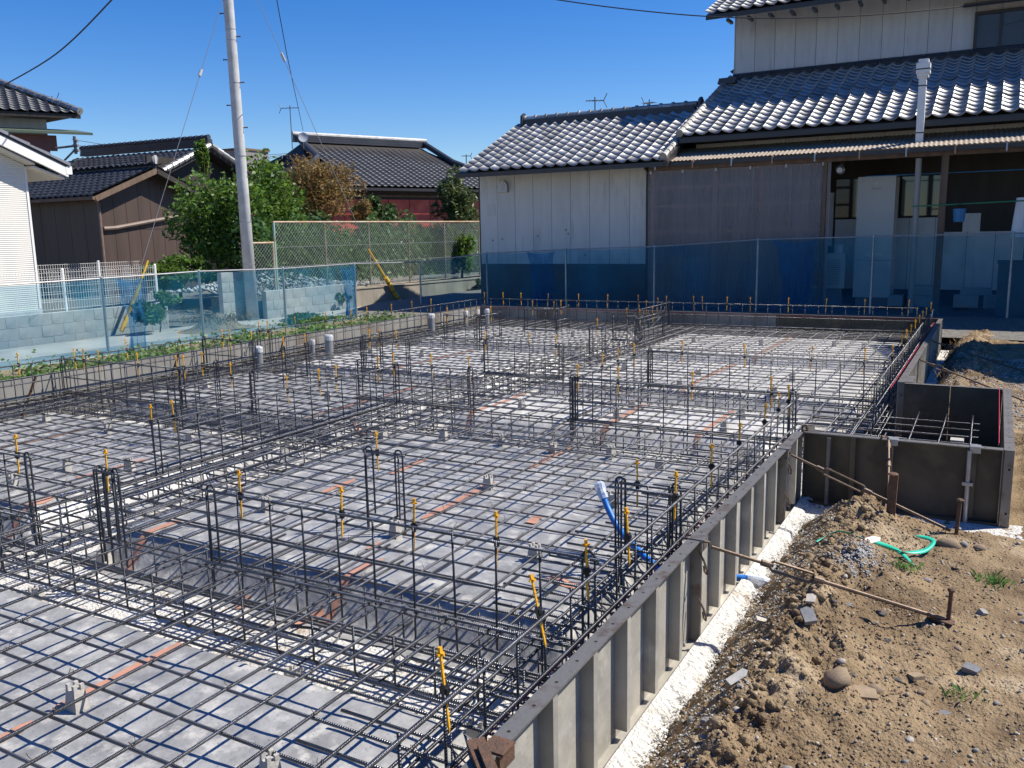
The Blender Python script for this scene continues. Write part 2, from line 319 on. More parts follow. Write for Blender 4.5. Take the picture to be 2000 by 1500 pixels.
def dirt_z(x, y):
    n1 = fbm(x * 2.1, y * 2.1, 1.0, 4); n2 = fbm(x * 9, y * 9, 4.0, 4); n3 = fbm(x * 34, y * 34, 8.0, 3)
    z = -0.175 + n1 * 0.03 + n2 * 0.012 + n3 * 0.0055
    edge = -1.01 + n2 * 0.05 + n1 * 0.05                       # foot of the cut beside the formwork
    crest = -0.63 + n1 * 0.08
    if y > 8.2: edge += 0.42; crest += 0.45
    if y < 5.75:
        h = 0.145 * (0.8 + 0.5 * fbm(0.5, y * 1.1, 3.3, 2)) * (1.15 - 0.45 * sstep((y - 3.9) / .8))
        z += h * math.exp(-((x - crest) / (0.24 if x > crest else 0.13)) ** 2) * (1 + n2 * 0.3)
        z += 0.055 * math.exp(-((x + 0.62) / 0.22) ** 2 - ((y - 5.20) / 0.30) ** 2) * (1 + n2 * 0.35)
        z -= 0.12 * sstep((y - 5.45) / 0.3)
        near = math.exp(-((x - crest) / 0.22) ** 2)
        c1 = noise.cell(Vector((x * 22 + n2, y * 22 + n1, 1.0))); r1 = abs(noise.noise(Vector((x * 26, y * 26, 4.0)))); r2 = abs(noise.noise(Vector((x * 55, y * 55, 9.0))))
        z += near * (n2 * 0.012 + (0.35 - r1) * 0.024 + (0.3 - r2) * 0.010) + (1 - near) * ((0.3 - r1) * 0.007 + (.3 - r2) * .004)
    elif y < 8.3:
        k = sstep((x - 0.22) / 0.25); z = (LZ + 0.012 + n3 * 0.004) * (1 - k) + z * k
    else:
        z += 0.06 * math.exp(-((x - crest) / 0.22) ** 2) * (1 + n2) + 0.05 * sstep((y - 9) / 3)
        z += 0.07 * math.exp(-((x + 0.28) / 0.2) ** 2 - ((y - 12.3) / 1.3) ** 2)
    if x < edge + 0.22 and not (5.75 < y < 8.3):
        k = sstep((x - edge) / 0.22); z = (LZ - 0.03) * (1 - k) + z * k
    return z
ys = [0.6]
while ys[-1] < 16.4: ys.append(ys[-1] + max(0.012, 0.0042 * ys[-1]))
xs = lin(-1.03, 0.44, 122); xs += [0.46 + 0.03 * i + 0.012 * i * i for i in range(18)]
dz_cache = {}
def dirt_v(x, y): return (x, y, dirt_z(x, y))
tag(MB().grid(xs, ys, dirt_v).build('dirt_yard', M_dirt, smooth=True), kind='structure')
tag(MB().grid(lin(-6, 7, 14), lin(-6, 0.62, 8), lambda x, y: (x, y, -0.34 if x < -1.0 else -0.18)).build('dirt_behind', M_dirt), kind='structure')
tag(MB().grid(lin(4.8, 40, 30), lin(-6, 16.4, 20), lambda x, y: (x, y, -0.15 + 0.05 * fbm(x * .4, y * .4))).build('side_yard', M_gravelyard), kind='structure')
tag(MB().grid(lin(-12.6, 40, 90), lin(14.52, 40, 50), lambda x, y: (x, y, -0.10 + 0.14 * sstep((y - 14.5) / 2) + 0.012 * fbm(x * 2, y * 2))).build('house_yard', M_gravelyard, smooth=True), kind='structure')
tag(MB().grid(lin(-13.75, -11.25, 16), lin(-8, 26, 70), lambda x, y: (x, y, -0.10 + 0.008 * fbm(x, y))).build('alley', M_alley, smooth=True), kind='structure')
tag(MB().grid(lin(-11.35, -8.98, 34), lin(-6, 14.55, 120), lambda x, y: (x, y, -0.085 + 0.02 * fbm(x * 2, y * 2) - 0.35 * (1 - sstep((-8.78 - x) / 0.35)) )).build('verge', M_soil, smooth=True), kind='structure')
tag(MB().box(-60, -8, -0.6, -14.33, 11.5, 0.02).build('left_lot', M_gravelyard), kind='structure')
tag(MB().box(-60, 11.52, -0.6, -14.9, 60, -0.06).build('left_back_lot', M_gravelyard), kind='structure')
tag(MB().box(-14.88, 13.3, -0.6, -13.52, 60, 0.34).box(-14.88, 11.54, -0.6, -13.76, 13.28, -0.09).build('raised_lot', M_gravelyard), kind='structure')

# ------------------------------------------------------------------ vapour sheets with orange tape
CE = [  # x0, x1, y0, y1, place, tapes (x, y0, y1)
    (XL, -4.87, -0.8, 2.72, 'left of the camera, nearest the lower left corner', []),
    (-4.87, XR, -0.8, 2.72, 'in the lower left foreground', [(-2.87, -0.7, 1.62), (-2.87, 1.70, 2.42)]),
    (XL, -4.87, 2.72, 5.58, 'at the left below the block wall', [(-7.08, 3.9, 4.9), (-5.35, 2.98, 3.35), (-5.65, 3.7, 4.3)]),
    (-4.87, XR, 2.72, 6.42, 'in the middle foreground with the longest orange tape', [(-2.72, 2.95, 3.42), (-2.86, 3.5, 3.62), (-2.90, 4.05, 4.9), (-2.84, 5.3, 6.0), (-3.80, 4.2, 4.55), (-3.66, 4.75, 5.2), (-4.20, 2.95, 3.4)]),
    (XL, -4.87, 5.58, 8.32, 'behind the left cross wall', [(-5.55, 6.0, 7.8)]),
    (-4.87, XR, 6.42, 8.32, 'right of centre beside the porch', [(-2.06, 6.75, 8.0), (-2.9, 6.7, 8.0), (-4.25, 6.7, 7.9)]),
    (XL, -4.87, 8.32, 11.2, 'in the far left half', [(-6.6, 8.7, 10.8)]),
    (-4.87, XR2, 8.32, 11.2, 'in the far right half', [(-2.81, 8.7, 10.9)]),
    (XL, -4.87, 11.2, YB, 'in the far left corner', []),
    (-4.87, XR2, 11.2, YB, 'in the far right corner', [(-2.73, 11.5, 13.8)])]
for i, (x0, x1, y0, y1, where, tapes) in enumerate(CE):
    hf = 0.20
    near = y0 < 6
    st = 0.028 if near else 0.05
    a0, a1, b0, b1 = x0 + hf, x1 - hf, y0 + hf, y1 - hf
    if y0 < -0.5: b0 = y0
    nx = int((a1 - a0) / st); ny = int((b1 - b0) / st)
    t = thing('vapour_sheet', 'grey vapour sheet on the ground ' + where, 'plastic sheet', ((a0 + a1) / 2, (b0 + b1) / 2, -0.09), 'vapour sheets under the rebar')
    def fn(x, y):
        u = (x - a0) / (a1 - a0); v = (y - b0) / (b1 - b0)
        ex = fbm(y * 3, i * 7.1, 1) * 0.05; ey = fbm(x * 3, i * 5.3, 2) * 0.05
        X = x + ex * (abs(2 * u - 1) ** 6); Y = y + ey * (abs(2 * v - 1) ** 6)
        return (X, Y, sheet_z(X, Y))
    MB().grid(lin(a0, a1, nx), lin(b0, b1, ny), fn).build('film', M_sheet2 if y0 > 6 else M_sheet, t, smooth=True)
    for tx, ta, tb in tapes:
        wob = lambda y: fbm(y * 0.9, tx * 3, 1, 2) * 0.03
        wq_ = lambda q, y: tx + wob(y) + q * (1 + 0.35 * fbm(y * 9, tx + q * 40, 4, 3)) * (0.4 + 0.6 * sstep(min(y - ta, tb - y) / 0.05))
        MB().grid([-0.026, -0.009, 0.009, 0.026], lin(ta, tb, max(5, int((tb - ta) / 0.02))),
                  lambda q, y: (wq_(q, y), y + fbm(q * 60, y * 7, 2, 2) * .01, sheet_z(wq_(q, y), y) + 0.0055)).build('tape', M_tape, t, smooth=True)
# patches of tape
for (x, y, a, l) in ((-2.28, 4.31, 0.1, 0.14), (-3.27, 2.97, 0.5, 0.10), (-2.83, 2.98, -0.6, 0.15), (-1.72, 3.55, 1.35, 0.2), (-5.2, 6.3, 1.2, 0.2)):
    m = MB().grid(lin(-0.03, 0.03, 4), lin(-l / 2, l / 2, 8), lambda q, s: (x + q * math.cos(a) - s * math.sin(a), y + q * math.sin(a) + s * math.cos(a),
                  sheet_z(x + q * math.cos(a) - s * math.sin(a), y + q * math.sin(a) + s * math.cos(a)) + 0.006 + 0.004 * math.sin(s * 60)))
    tag(m.build('tape_patch', M_tape, smooth=True), 'short patch of orange tape stuck on the grey sheet', 'tape', 'orange tape patches on the sheets')

# ------------------------------------------------------------------ rebar mat
def bar_mesh(L, r, seed, wob=0.004, n=8):
    seg = max(2, int(L / 0.45)); m = MB()
    m.tube([(x, fbm(x * 0.5, seed * 3.1, 0, 2) * wob * 2, fbm(x * 0.5, seed * 7.7, 5, 2) * wob) for x in lin(-L / 2, L / 2, seg + 1)], r, n)
    return m.mesh('rebar', M_rebar, True)
PI2 = math.pi / 2
D13, D10 = 0.0063, 0.0048
mat_t = thing('rebar_mat', 'wide grid of dark steel bars tied over the grey sheets', 'rebar', (-4.8, 7, -0.08))
ym = [bar_mesh(13.75, D13, k) for k in range(5)]
xm = [bar_mesh(7.38, D13, k + 9) for k in range(5)]
x = -1.285; k = 0
while x > -8.5:
    inst('long_bar', ym[k % 5], mat_t, (x + random.uniform(-.006, .006), 7.2 + random.uniform(-.05, .05), random.uniform(-.002, .003)), (random.uniform(0, 6), 0, PI2 + random.uniform(-.0006, .0006)))
    x -= 0.2; k += 1
ym2 = bar_mesh(7.6, D13, 31)
for x in (-1.085, -0.885): inst('long_bar', ym2, mat_t, (x, 10.2, 0.0), (0, 0, PI2))
y = -0.614; k = 0
xm2 = [bar_mesh(7.80, D13, k + 40) for k in range(3)]
while y < 14.1:
    far = y > 7.1
    me = xm2[k % 3] if far else xm[k % 5]
    inst('cross_bar', me, mat_t, ((XL + (XR2 if far else XR)) / 2 + random.uniform(-.02, .02), y + random.uniform(-.006, .006), -0.0135), (random.uniform(0, 6), 0, random.uniform(-.001, .001)))
    y += 0.2; k += 1
sm = bar_mesh(0.62, D13, 3, 0.001)
y = 0.49
while y < 14:                                      # short extra bars along the right edge
    far = y > 7.2
    if not (6.6 < y < 7.2):
        inst('short_edge_bar', sm, mat_t, ((XR2 if far else XR) - 0.36 - random.uniform(0, .12), y + random.uniform(-.01, .01), -0.030), (0, 0, random.uniform(-.02, .02)))
    y += 0.2
lap = bar_mesh(0.95, D13, 6, 0.002)
for (x, y) in [(-2.27, 3.05), (-2.07, 2.9), (-2.47, 2.95), (-2.67, 3.1), (-1.87, 3.0), (-1.67, 2.95), (-2.87, 3.0), (-3.07, 3.1), (-3.27, 2.95), (-3.47, 3.1), (-4.07, 3.0), (-4.27, 3.1), (-2.66, 6.0), (-3.06, 6.1), (-3.66, 6.0),
               (-5.26, 5.7), (-5.66, 5.6), (-6.26, 5.7), (-2.46, 8.4), (-2.06, 8.3), (-3.26, 8.4), (-1.66, 8.4)]:
    inst('lap_bar', lap, mat_t, (x + random.uniform(.02, .05), y - 0.16 + random.uniform(-.08, .08), 0.003), (0, 0, PI2 + random.uniform(-.015, .015)))
lapx = bar_mesh(2.2, D13, 8, 0.002)
for k in range(24):
    inst('lap_bar', lapx, mat_t, (random.uniform(-7.5, -2.5), round(random.uniform(2.6, 13) / 0.2) * 0.2 + 0.186 + 0.03, -0.012), (0, 0, random.uniform(-.01, .01)))
ly5 = bar_mesh(10.5, D13, 15)
for dx in (-0.28, -0.11, 0.07, 0.16, 0.27):
    inst('long_bar', ly5, mat_t, (-4.87 + dx, 8.4, 0.014), (0, 0, PI2 + random.uniform(-.002, .002)))
tie = MB().tube([(0.012, 0, 0.002), (0.006, 0.008, 0.011), (-0.008, 0.006, 0.010), (-0.010, -0.006, -0.006), (0.004, -0.012, 0.012), (0.010, -0.010, 0.026)], 0.0011, 4).mesh('tie_wire', M_rod)
m = MB(); tv = [tuple(v.co) for v in tie.vertices]; tf = [tuple(p.vertices) for p in tie.polygons]
for i in range(36):
    for j in range(72):
        if (i + j) % 2 and random.random() < 0.8:
            a = random.uniform(0, 6.28); ca, sa = math.cos(a), math.sin(a); cx, cy = -1.285 - .2 * i, -0.414 + .2 * j
            m.add([(cx + p[0] * ca - p[1] * sa, cy + p[0] * sa + p[1] * ca, p[2] * 1.2) for p in tv], tf)
tag(m.build('tie_wires', M_rod, mat_t), kind='stuff')

# footing cages in the trenches
um = MB().tube([(0, -0.17, 0.012), (0, -0.17, -0.19), (0, -0.16, -0.212), (0, -0.13, -0.222), (0, 0.13, -0.222), (0, 0.16, -0.212), (0, 0.17, -0.19), (0, 0.17, 0.012)], D10, 6).mesh('stirrup', M_rebarv, True)
for ax, c, a, b, hf, sw, where in [
        ('x', 2.72, -8.3, -1.25, 0, 0, 'crossing the foreground, left to right'), ('x', 5.58, -8.3, -5.1, 0, 0, 'below the left cross wall'),
        ('x', 6.42, -4.6, -1.25, 0, 0, 'right of centre in front of the porch'), ('x', 8.32, -8.3, -0.85, 0, 0, 'crossing the middle of the slab'),
        ('x', 11.2, -8.3, -0.85, 0, 0, 'crossing the far part of the slab'), ('y', -4.87, 0.5, 13.9, 0, 0, 'running away down the middle'),
        ('y', -1.31, 0.4, 6.9, 0, 0, 'along the near right formwork'), ('y', -0.9, 7.2, 13.9, 0, 0, 'along the far right formwork'),
        ('y', -8.4, 2.4, 13.9, 0, 0, 'along the left formwork'), ('x', 13.95, -8.3, -0.9, 0, 0, 'along the back formwork')]:
    L = b - a; edge = c in (-1.31, -0.9, -8.4, 13.95)
    lo = (a, c, -0.28) if ax == 'x' else (c, a, -0.28)
    t = thing('footing_cage', 'steel footing cage in the white trench ' + where, 'rebar cage', lo, 'footing cages in the trenches')
    bm = bar_mesh(L, D13, c, 0.003)
    for off, zz in ((-0.15, -0.205), (0.0, -0.206), (0.15, -0.204), (-0.155, -0.03), (0.155, -0.03)):
        mid = (a + b) / 2
        inst('main_bar', bm, t, (mid, c + off, zz) if ax == 'x' else (c + off, mid, zz), (0, 0, 0 if ax == 'x' else PI2))
    for i in range(int(L / 0.2)):
        p = a + 0.1 + 0.2 * i + random.uniform(-.012, .012); sc = 0.62 if edge else 1
        inst('stirrup', um, t, (p, c, 0) if ax == 'x' else (c, p, 0), (0, 0, (0 if ax == 'x' else PI2) + random.uniform(-.04, .04)), (1, sc, 1))

# ------------------------------------------------------------------ upright wall cages
CG = {  # axis, const, from, to, description
    'right': ('y', -1.20, 0.55, 6.35, 'along the near right formwork'), 'right_far': ('y', -0.77, 7.2, 13.9, 'along the far right formwork beyond the porch'),
    'left': ('y', -8.5, 2.6, 13.9, 'along the left formwork below the weeds'), 'back': ('x', 14.1, -8.5, -1.0, 'along the back formwork below the house'),
    'c1': ('x', 2.81, -3.28, -1.25, 'wide one in the middle foreground'), 'c1b': ('x', 2.81, -4.12, -3.97, 'narrow pair of posts in the left foreground'),
    'c1c': ('x', 2.82, -6.6, -4.75, 'cut off by the left edge of the picture'), 'c2': ('x', 3.76, -3.06, -2.83, 'hairpin pair standing alone in the middle of the foreground sheet'),
    'c2b': ('x', 3.79, -1.54, -1.24, 'stub with thick top bars beside the blue conduit'), 'c3': ('y', -4.88, 3.78, 6.5, 'running away left of centre'),
    'c4': ('x', 6.54, -5.37, -4.08, 'crossing the centre of the slab'), 'c5': ('x', 6.47, -3.05, -1.24, 'wide one left of the porch'),
    'c6': ('y', -3.04, 6.5, 8.3, 'joining the two wide right hand walls'), 'c7': ('x', 8.28, -3.03, -0.78, 'wide one behind the porch corner'),
    'c8': ('x', 8.32, -5.0, -4.03, 'above the centre of the slab'), 'c9': ('x', 5.54, -8.5, -6.68, 'crossing from the left formwork, longest on the left'),
    'c10': ('y', -5.88, 4.8, 5.65, 'short one left of centre'), 'c10b': ('y', -6.72, 5.55, 6.0, 'short one at the end of the left cross wall'),
    'c10c': ('y', -6.85, 7.05, 7.45, 'short one in front of the grey pipes'), 'c11': ('x', 7.41, -8.5, -7.64, 'second short one from the left formwork'),
    'c12': ('x', 8.32, -8.5, -8.27, 'narrow stub on the left formwork beside a grey pipe'), 'c13': ('y', -6.72, 8.3, 8.65, 'short hooked one in the left half'),
    'c13b': ('x', 8.06, -6.55, -5.87, 'short cross one in the left half'), 'c14': ('y', -6.68, 10.98, 11.6, 'short one far left, running away'),
    'c14b': ('x', 10.95, -7.28, -6.72, 'short one far left, beside the wrapped pipes'), 'c14d': ('x', 12.46, -6.7, -6.12, 'short one in the far left, near the back'),
    'c14e': ('y', -6.15, 12.5, 12.95, 'stub in the far left, near the back'), 'c15': ('y', -4.34, 11.3, 12.45, 'running away, far right of centre'),
    'c15b': ('x', 11.68, -4.82, -4.4, 'stub at far centre'), 'c15e': ('y', -4.82, 12.55, 14.1, 'running up to the back formwork'), 'c16': ('x', 10.12, -4.5, -4.3, 'hairpin pair at far centre')}
ZT = 0.365
def upright(name, lx_, d):                         # d: bend direction (unit 2D), vertical bar with an L foot
    pts = [(0, 0, ZT + 0.006)] + [(0, 0, ZT - 0.2), (0, 0, -0.12)]
    for q in range(1, 5):
        a = q / 4 * PI2; pts.append((d[0] * 0.06 * (1 - math.cos(a)), d[1] * 0.06 * (1 - math.cos(a)), -0.14 - 0.06 * math.sin(a)))
    pts.append((d[0] * 0.30, d[1] * 0.30, -0.2))
    return MB().tube(pts, lx_, 6).mesh(name, M_rebarv, True)
UPR = {d: upright('upright_bar', D10, d) for d in ((-1, 0), (1, 0), (0, 1), (0, -1))}
def hairpin(d):
    pts = [(0, 0, -0.15), (0, 0, 0.1), (0, 0, ZT + 0.0)]
    for q in range(1, 8):
        a = q / 7 * math.pi; r = 0.026; pts.append((d[0] * r * (1 - math.cos(a)), d[1] * r * (1 - math.cos(a)), ZT + math.sin(a) * r))
    pts += [(d[0] * 0.052, d[1] * 0.052, 0.02), (d[0] * 0.052, d[1] * 0.052, -0.0)]
    return MB().tube(pts, D13 * 0.9, 6).mesh('hairpin', M_rebarv, True)
HP = {d: hairpin(d) for d in ((1, 0), (-1, 0), (0, 1), (0, -1))}
for key, (ax, c, a, b, where) in CG.items():
    t = thing('wall_rebar', 'upright steel wall rebar, ' + where, 'rebar cage', (a, c, -0.2) if ax == 'x' else (c, a, -0.2), 'upright wall rebars')
    L = b - a; mid = (a + b) / 2; rz = 0 if ax == 'x' else PI2
    P = (lambda s, o=0.0, z=0.0: (s, c + o, z)) if ax == 'x' else (lambda s, o=0.0, z=0.0: (c + o, s, z))
    bm = bar_mesh(L + 0.06, D13 * 1.08, len(key) + c, 0.003)
    inst('top_bar', bm, t, P(mid, 0.011, ZT), (0, 0, rz))
    if L > 0.4:
        inst('middle_bar', bm, t, P(mid, 0.010, 0.17), (0, 0, rz))
        inst('base_bar', bm, t, P(mid, 0.012, 0.022), (0, 0, rz))
        inst('base_bar', bm, t, P(mid, -0.028, 0.016), (0, 0, rz))
    n = max(1, int(round(L / 0.2)))
    dd = {'right': (-1, 0), 'right_far': (-1, 0), 'left': (1, 0), 'back': (0, -1)}.get(key, (0, 1) if ax == 'x' else (1, 0))
    for i in range(n + 1):
        s = a + L * i / n + random.uniform(-.008, .008)
        d2 = dd if key in ('right', 'right_far', 'left', 'back') else (dd if i % 2 else (-dd[0], -dd[1]))
        o = inst('upright_bar', UPR[d2], t, P(s, -0.004, random.uniform(-.006, .006)))
        o.rotation_euler = (random.uniform(-.012, .012), random.uniform(-.012, .012), 0)
    if key not in ('back', 'left', 'right', 'right_far'):
        dirs = ((1, 0), (-1, 0)) if ax == 'x' else ((0, 1), (0, -1))
        inst('hairpin', HP[dirs[0]], t, P(a - 0.02, 0.02)); inst('hairpin', HP[dirs[1]], t, P(b + 0.01, 0.02))
        if key in ('c2b', 'c1b', 'c5'):
            inst('hairpin', HP[(0, 1)], t, P(a + 0.03, -0.03)); inst('hairpin', HP[(0, 1)], t, P(b - 0.03, -0.03))
    if key == 'c2b':
        for o in (0.05, -0.04): inst('top_bar', bm, t, P(mid, o, ZT - 0.01), (0, 0, rz))
        for o in (0.04, -0.03): inst('base_bar', bm, t, P(mid, o, 0.05), (0, 0, rz))
# diagonal stiffener bar in the far cage
tag(MB().tube([(-4.36, 11.35, 0.02), (-4.32, 12.4, 0.33)], D13, 6).build('brace_bar', M_rebar), 'slanting steel bar leaning inside the far right rebar wall', 'rebar')

# ------------------------------------------------------------------ yellow height markers
pin = MB().box(-0.0036, -0.0028, -0.105, 0.0036, 0.0028, 0.118)
pin.box(-0.014, -0.0026, 0.098, 0.014, 0.0026, 0.105).box(-0.0035, -0.012, 0.0985, 0.0035, 0.012, 0.1045).box(-0.0052, -0.0052, 0.1052, 0.0052, 0.0052, 0.121)
pin.add([(-0.0036, -0.0028, -0.105), (0.0036, -0.0028, -0.105), (0.0036, 0.0028, -0.105), (-0.0036, 0.0028, -0.105), (0, 0, -0.122)], [(1, 0, 4), (2, 1, 4), (3, 2, 4), (0, 3, 4)])
for zz in (-0.07, -0.045, 0.035, 0.06, 0.08): pin.box(-0.0047, -0.0036, zz, 0.0047, 0.0036, zz + 0.005)
pin_me = pin.mesh('pin', M_yellow)
clip = MB().box(-0.008, -0.007, -0.024, 0.008, 0.009, 0.016).box(-0.015, -0.005, -0.010, -0.008, 0.008, 0.008).box(0.008, -0.005, -0.007, 0.014, 0.008, 0.008).mesh('clip', M_black)
MK = {'right': [1.78, 2.33, 2.71, 3.11, 3.7, 4.28, 4.83, 5.45, 5.85, 6.18], 'c5': [-3.0, -2.64, -2.02, -1.41], 'c1': [-3.08, -2.46, -2.07, -1.67], 'c1b': [-4.06], 'c1c': [-4.87],
      'c3': [3.79, 3.97, 5.08, 5.46, 5.67, 6.25, 6.49], 'c2': [-3.0], 'c2b': [-1.45], 'c9': [-8.3, -8.16, -7.91, -7.32, -6.76], 'left': [5.1, 6.35, 7.09, 9.07, 9.7, 10.27, 10.66, 11.29, 11.86, 12.42],
      'c10b': [5.63, 5.85], 'c11': [-8.18, -8.05, -7.69], 'c12': [-8.48, -8.33], 'c10c': [7.1, 7.45], 'c10': [5.43], 'c13b': [-6.44, -6.3, -6.05], 'c4': [-4.52, -4.11], 'c14b': [-7.24, -6.9],
      'back': [-8.46, -8.05, -7.67, -7.11, -6.5, -5.94, -5.37, -4.39, -4.24, -3.83, -3.45, -2.85, -2.28, -1.72, -1.11], 'c14': [10.98, 11.37], 'c14d': [-6.57, -6.18], 'c14e': [12.72],
      'c8': [-5.0, -4.44, -4.11], 'c15e': [13.09, 13.63, 14.05], 'c15b': [-4.62], 'c15': [11.54, 12.05], 'c16': [-4.41], 'c6': [7.15, 7.53, 7.95], 'c7': [-2.69, -2.07, -1.45, -0.99],
      'right_far': [8.65, 9.52, 10.06, 10.57, 11.14, 11.78, 12.32, 12.89, 13.8]}
for key, ss in MK.items():
    ax, c, a, b, where = CG[key]
    for i, s in enumerate(ss):
        short = where.split(',')[0].replace('along the far right formwork beyond the porch', 'along the formwork beyond the porch')
        lab = 'yellow marker on the rebar ' + where
        if len(ss) > 1: lab = nth(i + 1) + ' yellow marker from the ' + ('left' if ax == 'x' else 'near end') + ', rebar ' + where
        if len(lab.split()) > 16: lab = lab.replace(where, short)
        if len(lab.split()) > 16: lab = lab.replace('short one ', '').replace('hooked one ', '').replace('yellow marker', 'marker')
        w_ = lab.split()[:16]
        while w_[-1] in ('the', 'of', 'in', 'at', 'to', 'a', 'left', 'beside'): w_.pop()
        lab = ' '.join(w_)
        t = thing('height_marker', lab, 'height marker', (s, c + 0.026, ZT) if ax == 'x' else (c - 0.02, s, ZT), 'yellow height markers clipped to the rebar', random.uniform(-.6, .6))
        tl = (random.uniform(-.05, .05), random.uniform(-.05, .05))
        if key == 'right' and i == 1: tl = (0.05, -0.27)
        if key == 'right' and i == 0: tl = (0.0, -0.11)
        t.rotation_euler = (tl[0], tl[1], t.rotation_euler[2])
        inst('pin', pin_me, t, (0, 0, 0), local=True); inst('clip', clip, t, (0, 0, 0), local=True)

# ------------------------------------------------------------------ concrete spacer blocks
sb = MB()
base = [(-0.030, -0.024), (0.030, -0.024), (0.030, 0.024), (-0.030, 0.024)]
sb.add([(x, y, 0) for x, y in base] + [(x * 0.72, y * 0.76, 0.052) for x, y in base], [(3, 2, 1, 0), (4, 5, 6, 7), (0, 1, 5, 4), (1, 2, 6, 5), (2, 3, 7, 6), (3, 0, 4, 7)])
for x0, x1 in ((-0.0215, -0.010), (0.010, 0.0215)): sb.box(x0, -0.018, 0.0525, x1, -0.006, 0.066).box(x0, 0.006, 0.0525, x1, 0.018, 0.064)
sb_me = sb.mesh('spacer_block', M_block)
BL = [(-2.81, 1.75), (-2.44, 2.46), (-1.87, 1.76), (-1.56, 2.47), (-2.85, 4.75), (-1.98, 3.75), (-3.85, 3.75), (-2.85, 3.73), (-5.92, 3.82), (-5.49, 4.02), (-5.87, 3.38), (-4.4, 3.0), (-4.24, 2.49), (-2.42, 5.82), (-2.0, 5.7),
      (-1.97, 4.77), (-2.92, 7.17), (-2.94, 7.58), (-2.89, 8.84), (-2.93, 9.65), (-1.9, 9.76), (-1.88, 8.8), (-1.9, 7.57), (-1.9, 7.02), (-3.91, 12.63), (-2.91, 12.6), (-1.94, 12.84), (-1.53, 12.75), (-3.9, 7.16), (-3.9, 5.8),
      (-2.87, 5.76), (-3.35, 5.82), (-4.4, 5.64), (-7.71, 4.82), (-6.77, 4.78), (-5.76, 4.81), (-6.9, 9.8), (-5.9, 9.8), (-7.8, 9.8), (-5.9, 12.6), (-3.9, 9.8), (-7.8, 6.8), (-6.0, 6.8)]
seen = {}
for i, (x, y) in enumerate(sorted(BL, key=lambda q: (q[1], q[0]))):
    row = 'nearest the camera' if y < 2 else 'in the foreground trench' if y < 3.1 else 'under the foreground mesh' if y < 4.3 else 'under the middle mesh' if y < 6.3 else 'beyond the centre walls' if y < 8.3 else 'under the far mesh'
    seen.setdefault(row, []).append((x, y))
for row, L_ in seen.items():
    L_.sort(key=lambda q: math.atan2(q[0], q[1]))
    for k, (x, y) in enumerate(L_):
        o = obj('spacer_block', sb_me)
        z = sheet_z(x, y) - 0.003 if trench(x, y) < 0.9 else LZ
        o.location = (x, y, z); o.rotation_euler = (0, 0, random.uniform(-.5, .5)); h = (-0.018 - z) / 0.054
        tr_ = h > 2.6
        o.scale = (1.35 if tr_ else 1.15, 1.35 if tr_ else 1.15, 1.6 if tr_ else max(0.8, h) * 0.99)
        tag(o, 'grey concrete spacer block %s, %s from the left' % (row, nth(k + 1)), 'spacer block', 'concrete spacer blocks under the mesh')

# ------------------------------------------------------------------ steel formwork
FT, FB = 0.212, -0.288
def panel(t, p0, p1, out, face=M_form, ribs=0.3, top=M_formtop, holes=True, inner=None):
    """one steel form panel from p0 to p1 (2D), flanges to the side `out` (unit 2D)"""
    p0 = Vector((*p0, 0)); p1 = Vector((*p1, 0)); d = (p1 - p0); L = d.length; d.normalize(); o = Vector((*out, 0))
    def bx(m, s0, s1, q0, q1, z0, z1, mi=0):
        c = [p0 + d * s + o * q for s in (s0, s1) for q in (q0, q1)]
        vs = [Vector((v.x, v.y, z)) for z in (z0, z1) for v in c]
        m.add(vs, [(0, 2, 3, 1), (4, 5, 7, 6), (0, 1, 5, 4), (2, 6, 7, 3), (0, 4, 6, 2), (1, 3, 7, 5)], mi)
    m = MB(); bx(m, 0.001, L - 0.001, 0.0, 0.005, FB, FT - 0.002)
    pl = m.build('panel', [face], t)
    if inner: pl.data.materials[0] = inner
    m = MB(); bx(m, 0.0015, L - 0.0015, 0.0, 0.057, FT - 0.007, FT)
    for s in np.arange(0.075, L, 0.15) if holes else []:
        m.add([p0 + d * (s + 0.006 * math.cos(q)) + o * (0.03 + 0.006 * math.sin(q)) + Vector((0, 0, FT + 0.0006)) for q in lin(0, 5.5, 8)], [tuple(range(8))], 1)
    m.build('top_flange', [top, M_hole], pl)
    m = MB(); bx(m, 0.0015, L - 0.0015, 0.0, 0.057, FB, FB + 0.007); bx(m, 0.0015, L - 0.0015, 0.052, 0.057, FB + 0.0072, FB + 0.03); m.build('bottom_flange', face, pl)
    for s in (0.0012, L - 0.0062):
        m = MB(); bx(m, s, s + 0.005, 0.0055, 0.0565, FB + 0.0075, FT - 0.0075)
        for hz in (FB + 0.1, FT - 0.12):
            m.add([p0 + d * (s - 0.0004 if s < .1 else s + .0054) + o * (0.035 + 0.008 * math.cos(q)) + Vector((0, 0, hz + 0.008 * math.sin(q))) for q in lin(0, 5.5, 8)], [tuple(range(8))], 1)
        m.build('end_flange', [top, M_hole], pl)
    for s in np.arange(ribs, L - 0.1, ribs):
        m = MB(); bx(m, s, s + 0.0035, 0.0055, 0.055, FB + 0.05, FT - 0.0075); bx(m, s + 0.0037, s + 0.028, 0.0515, 0.055, FB + 0.05, FT - 0.0075)
        bx(m, s + 0.0282, s + 0.0317, 0.030, 0.055, FB + 0.05, FT - 0.0075)
        m.build('rib', face, pl)
    return pl
t = thing('steel_formwork', 'long grey steel formwork with ribs, near right edge of the slab', 'formwork', (-1.12, 3, FB))
for y0, y1 in ((0.03, 1.825), (1.828, 3.622), (3.625, 5.425), (5.428, 5.93)): panel(t, (XR, y0), (XR, y1), (1, 0))
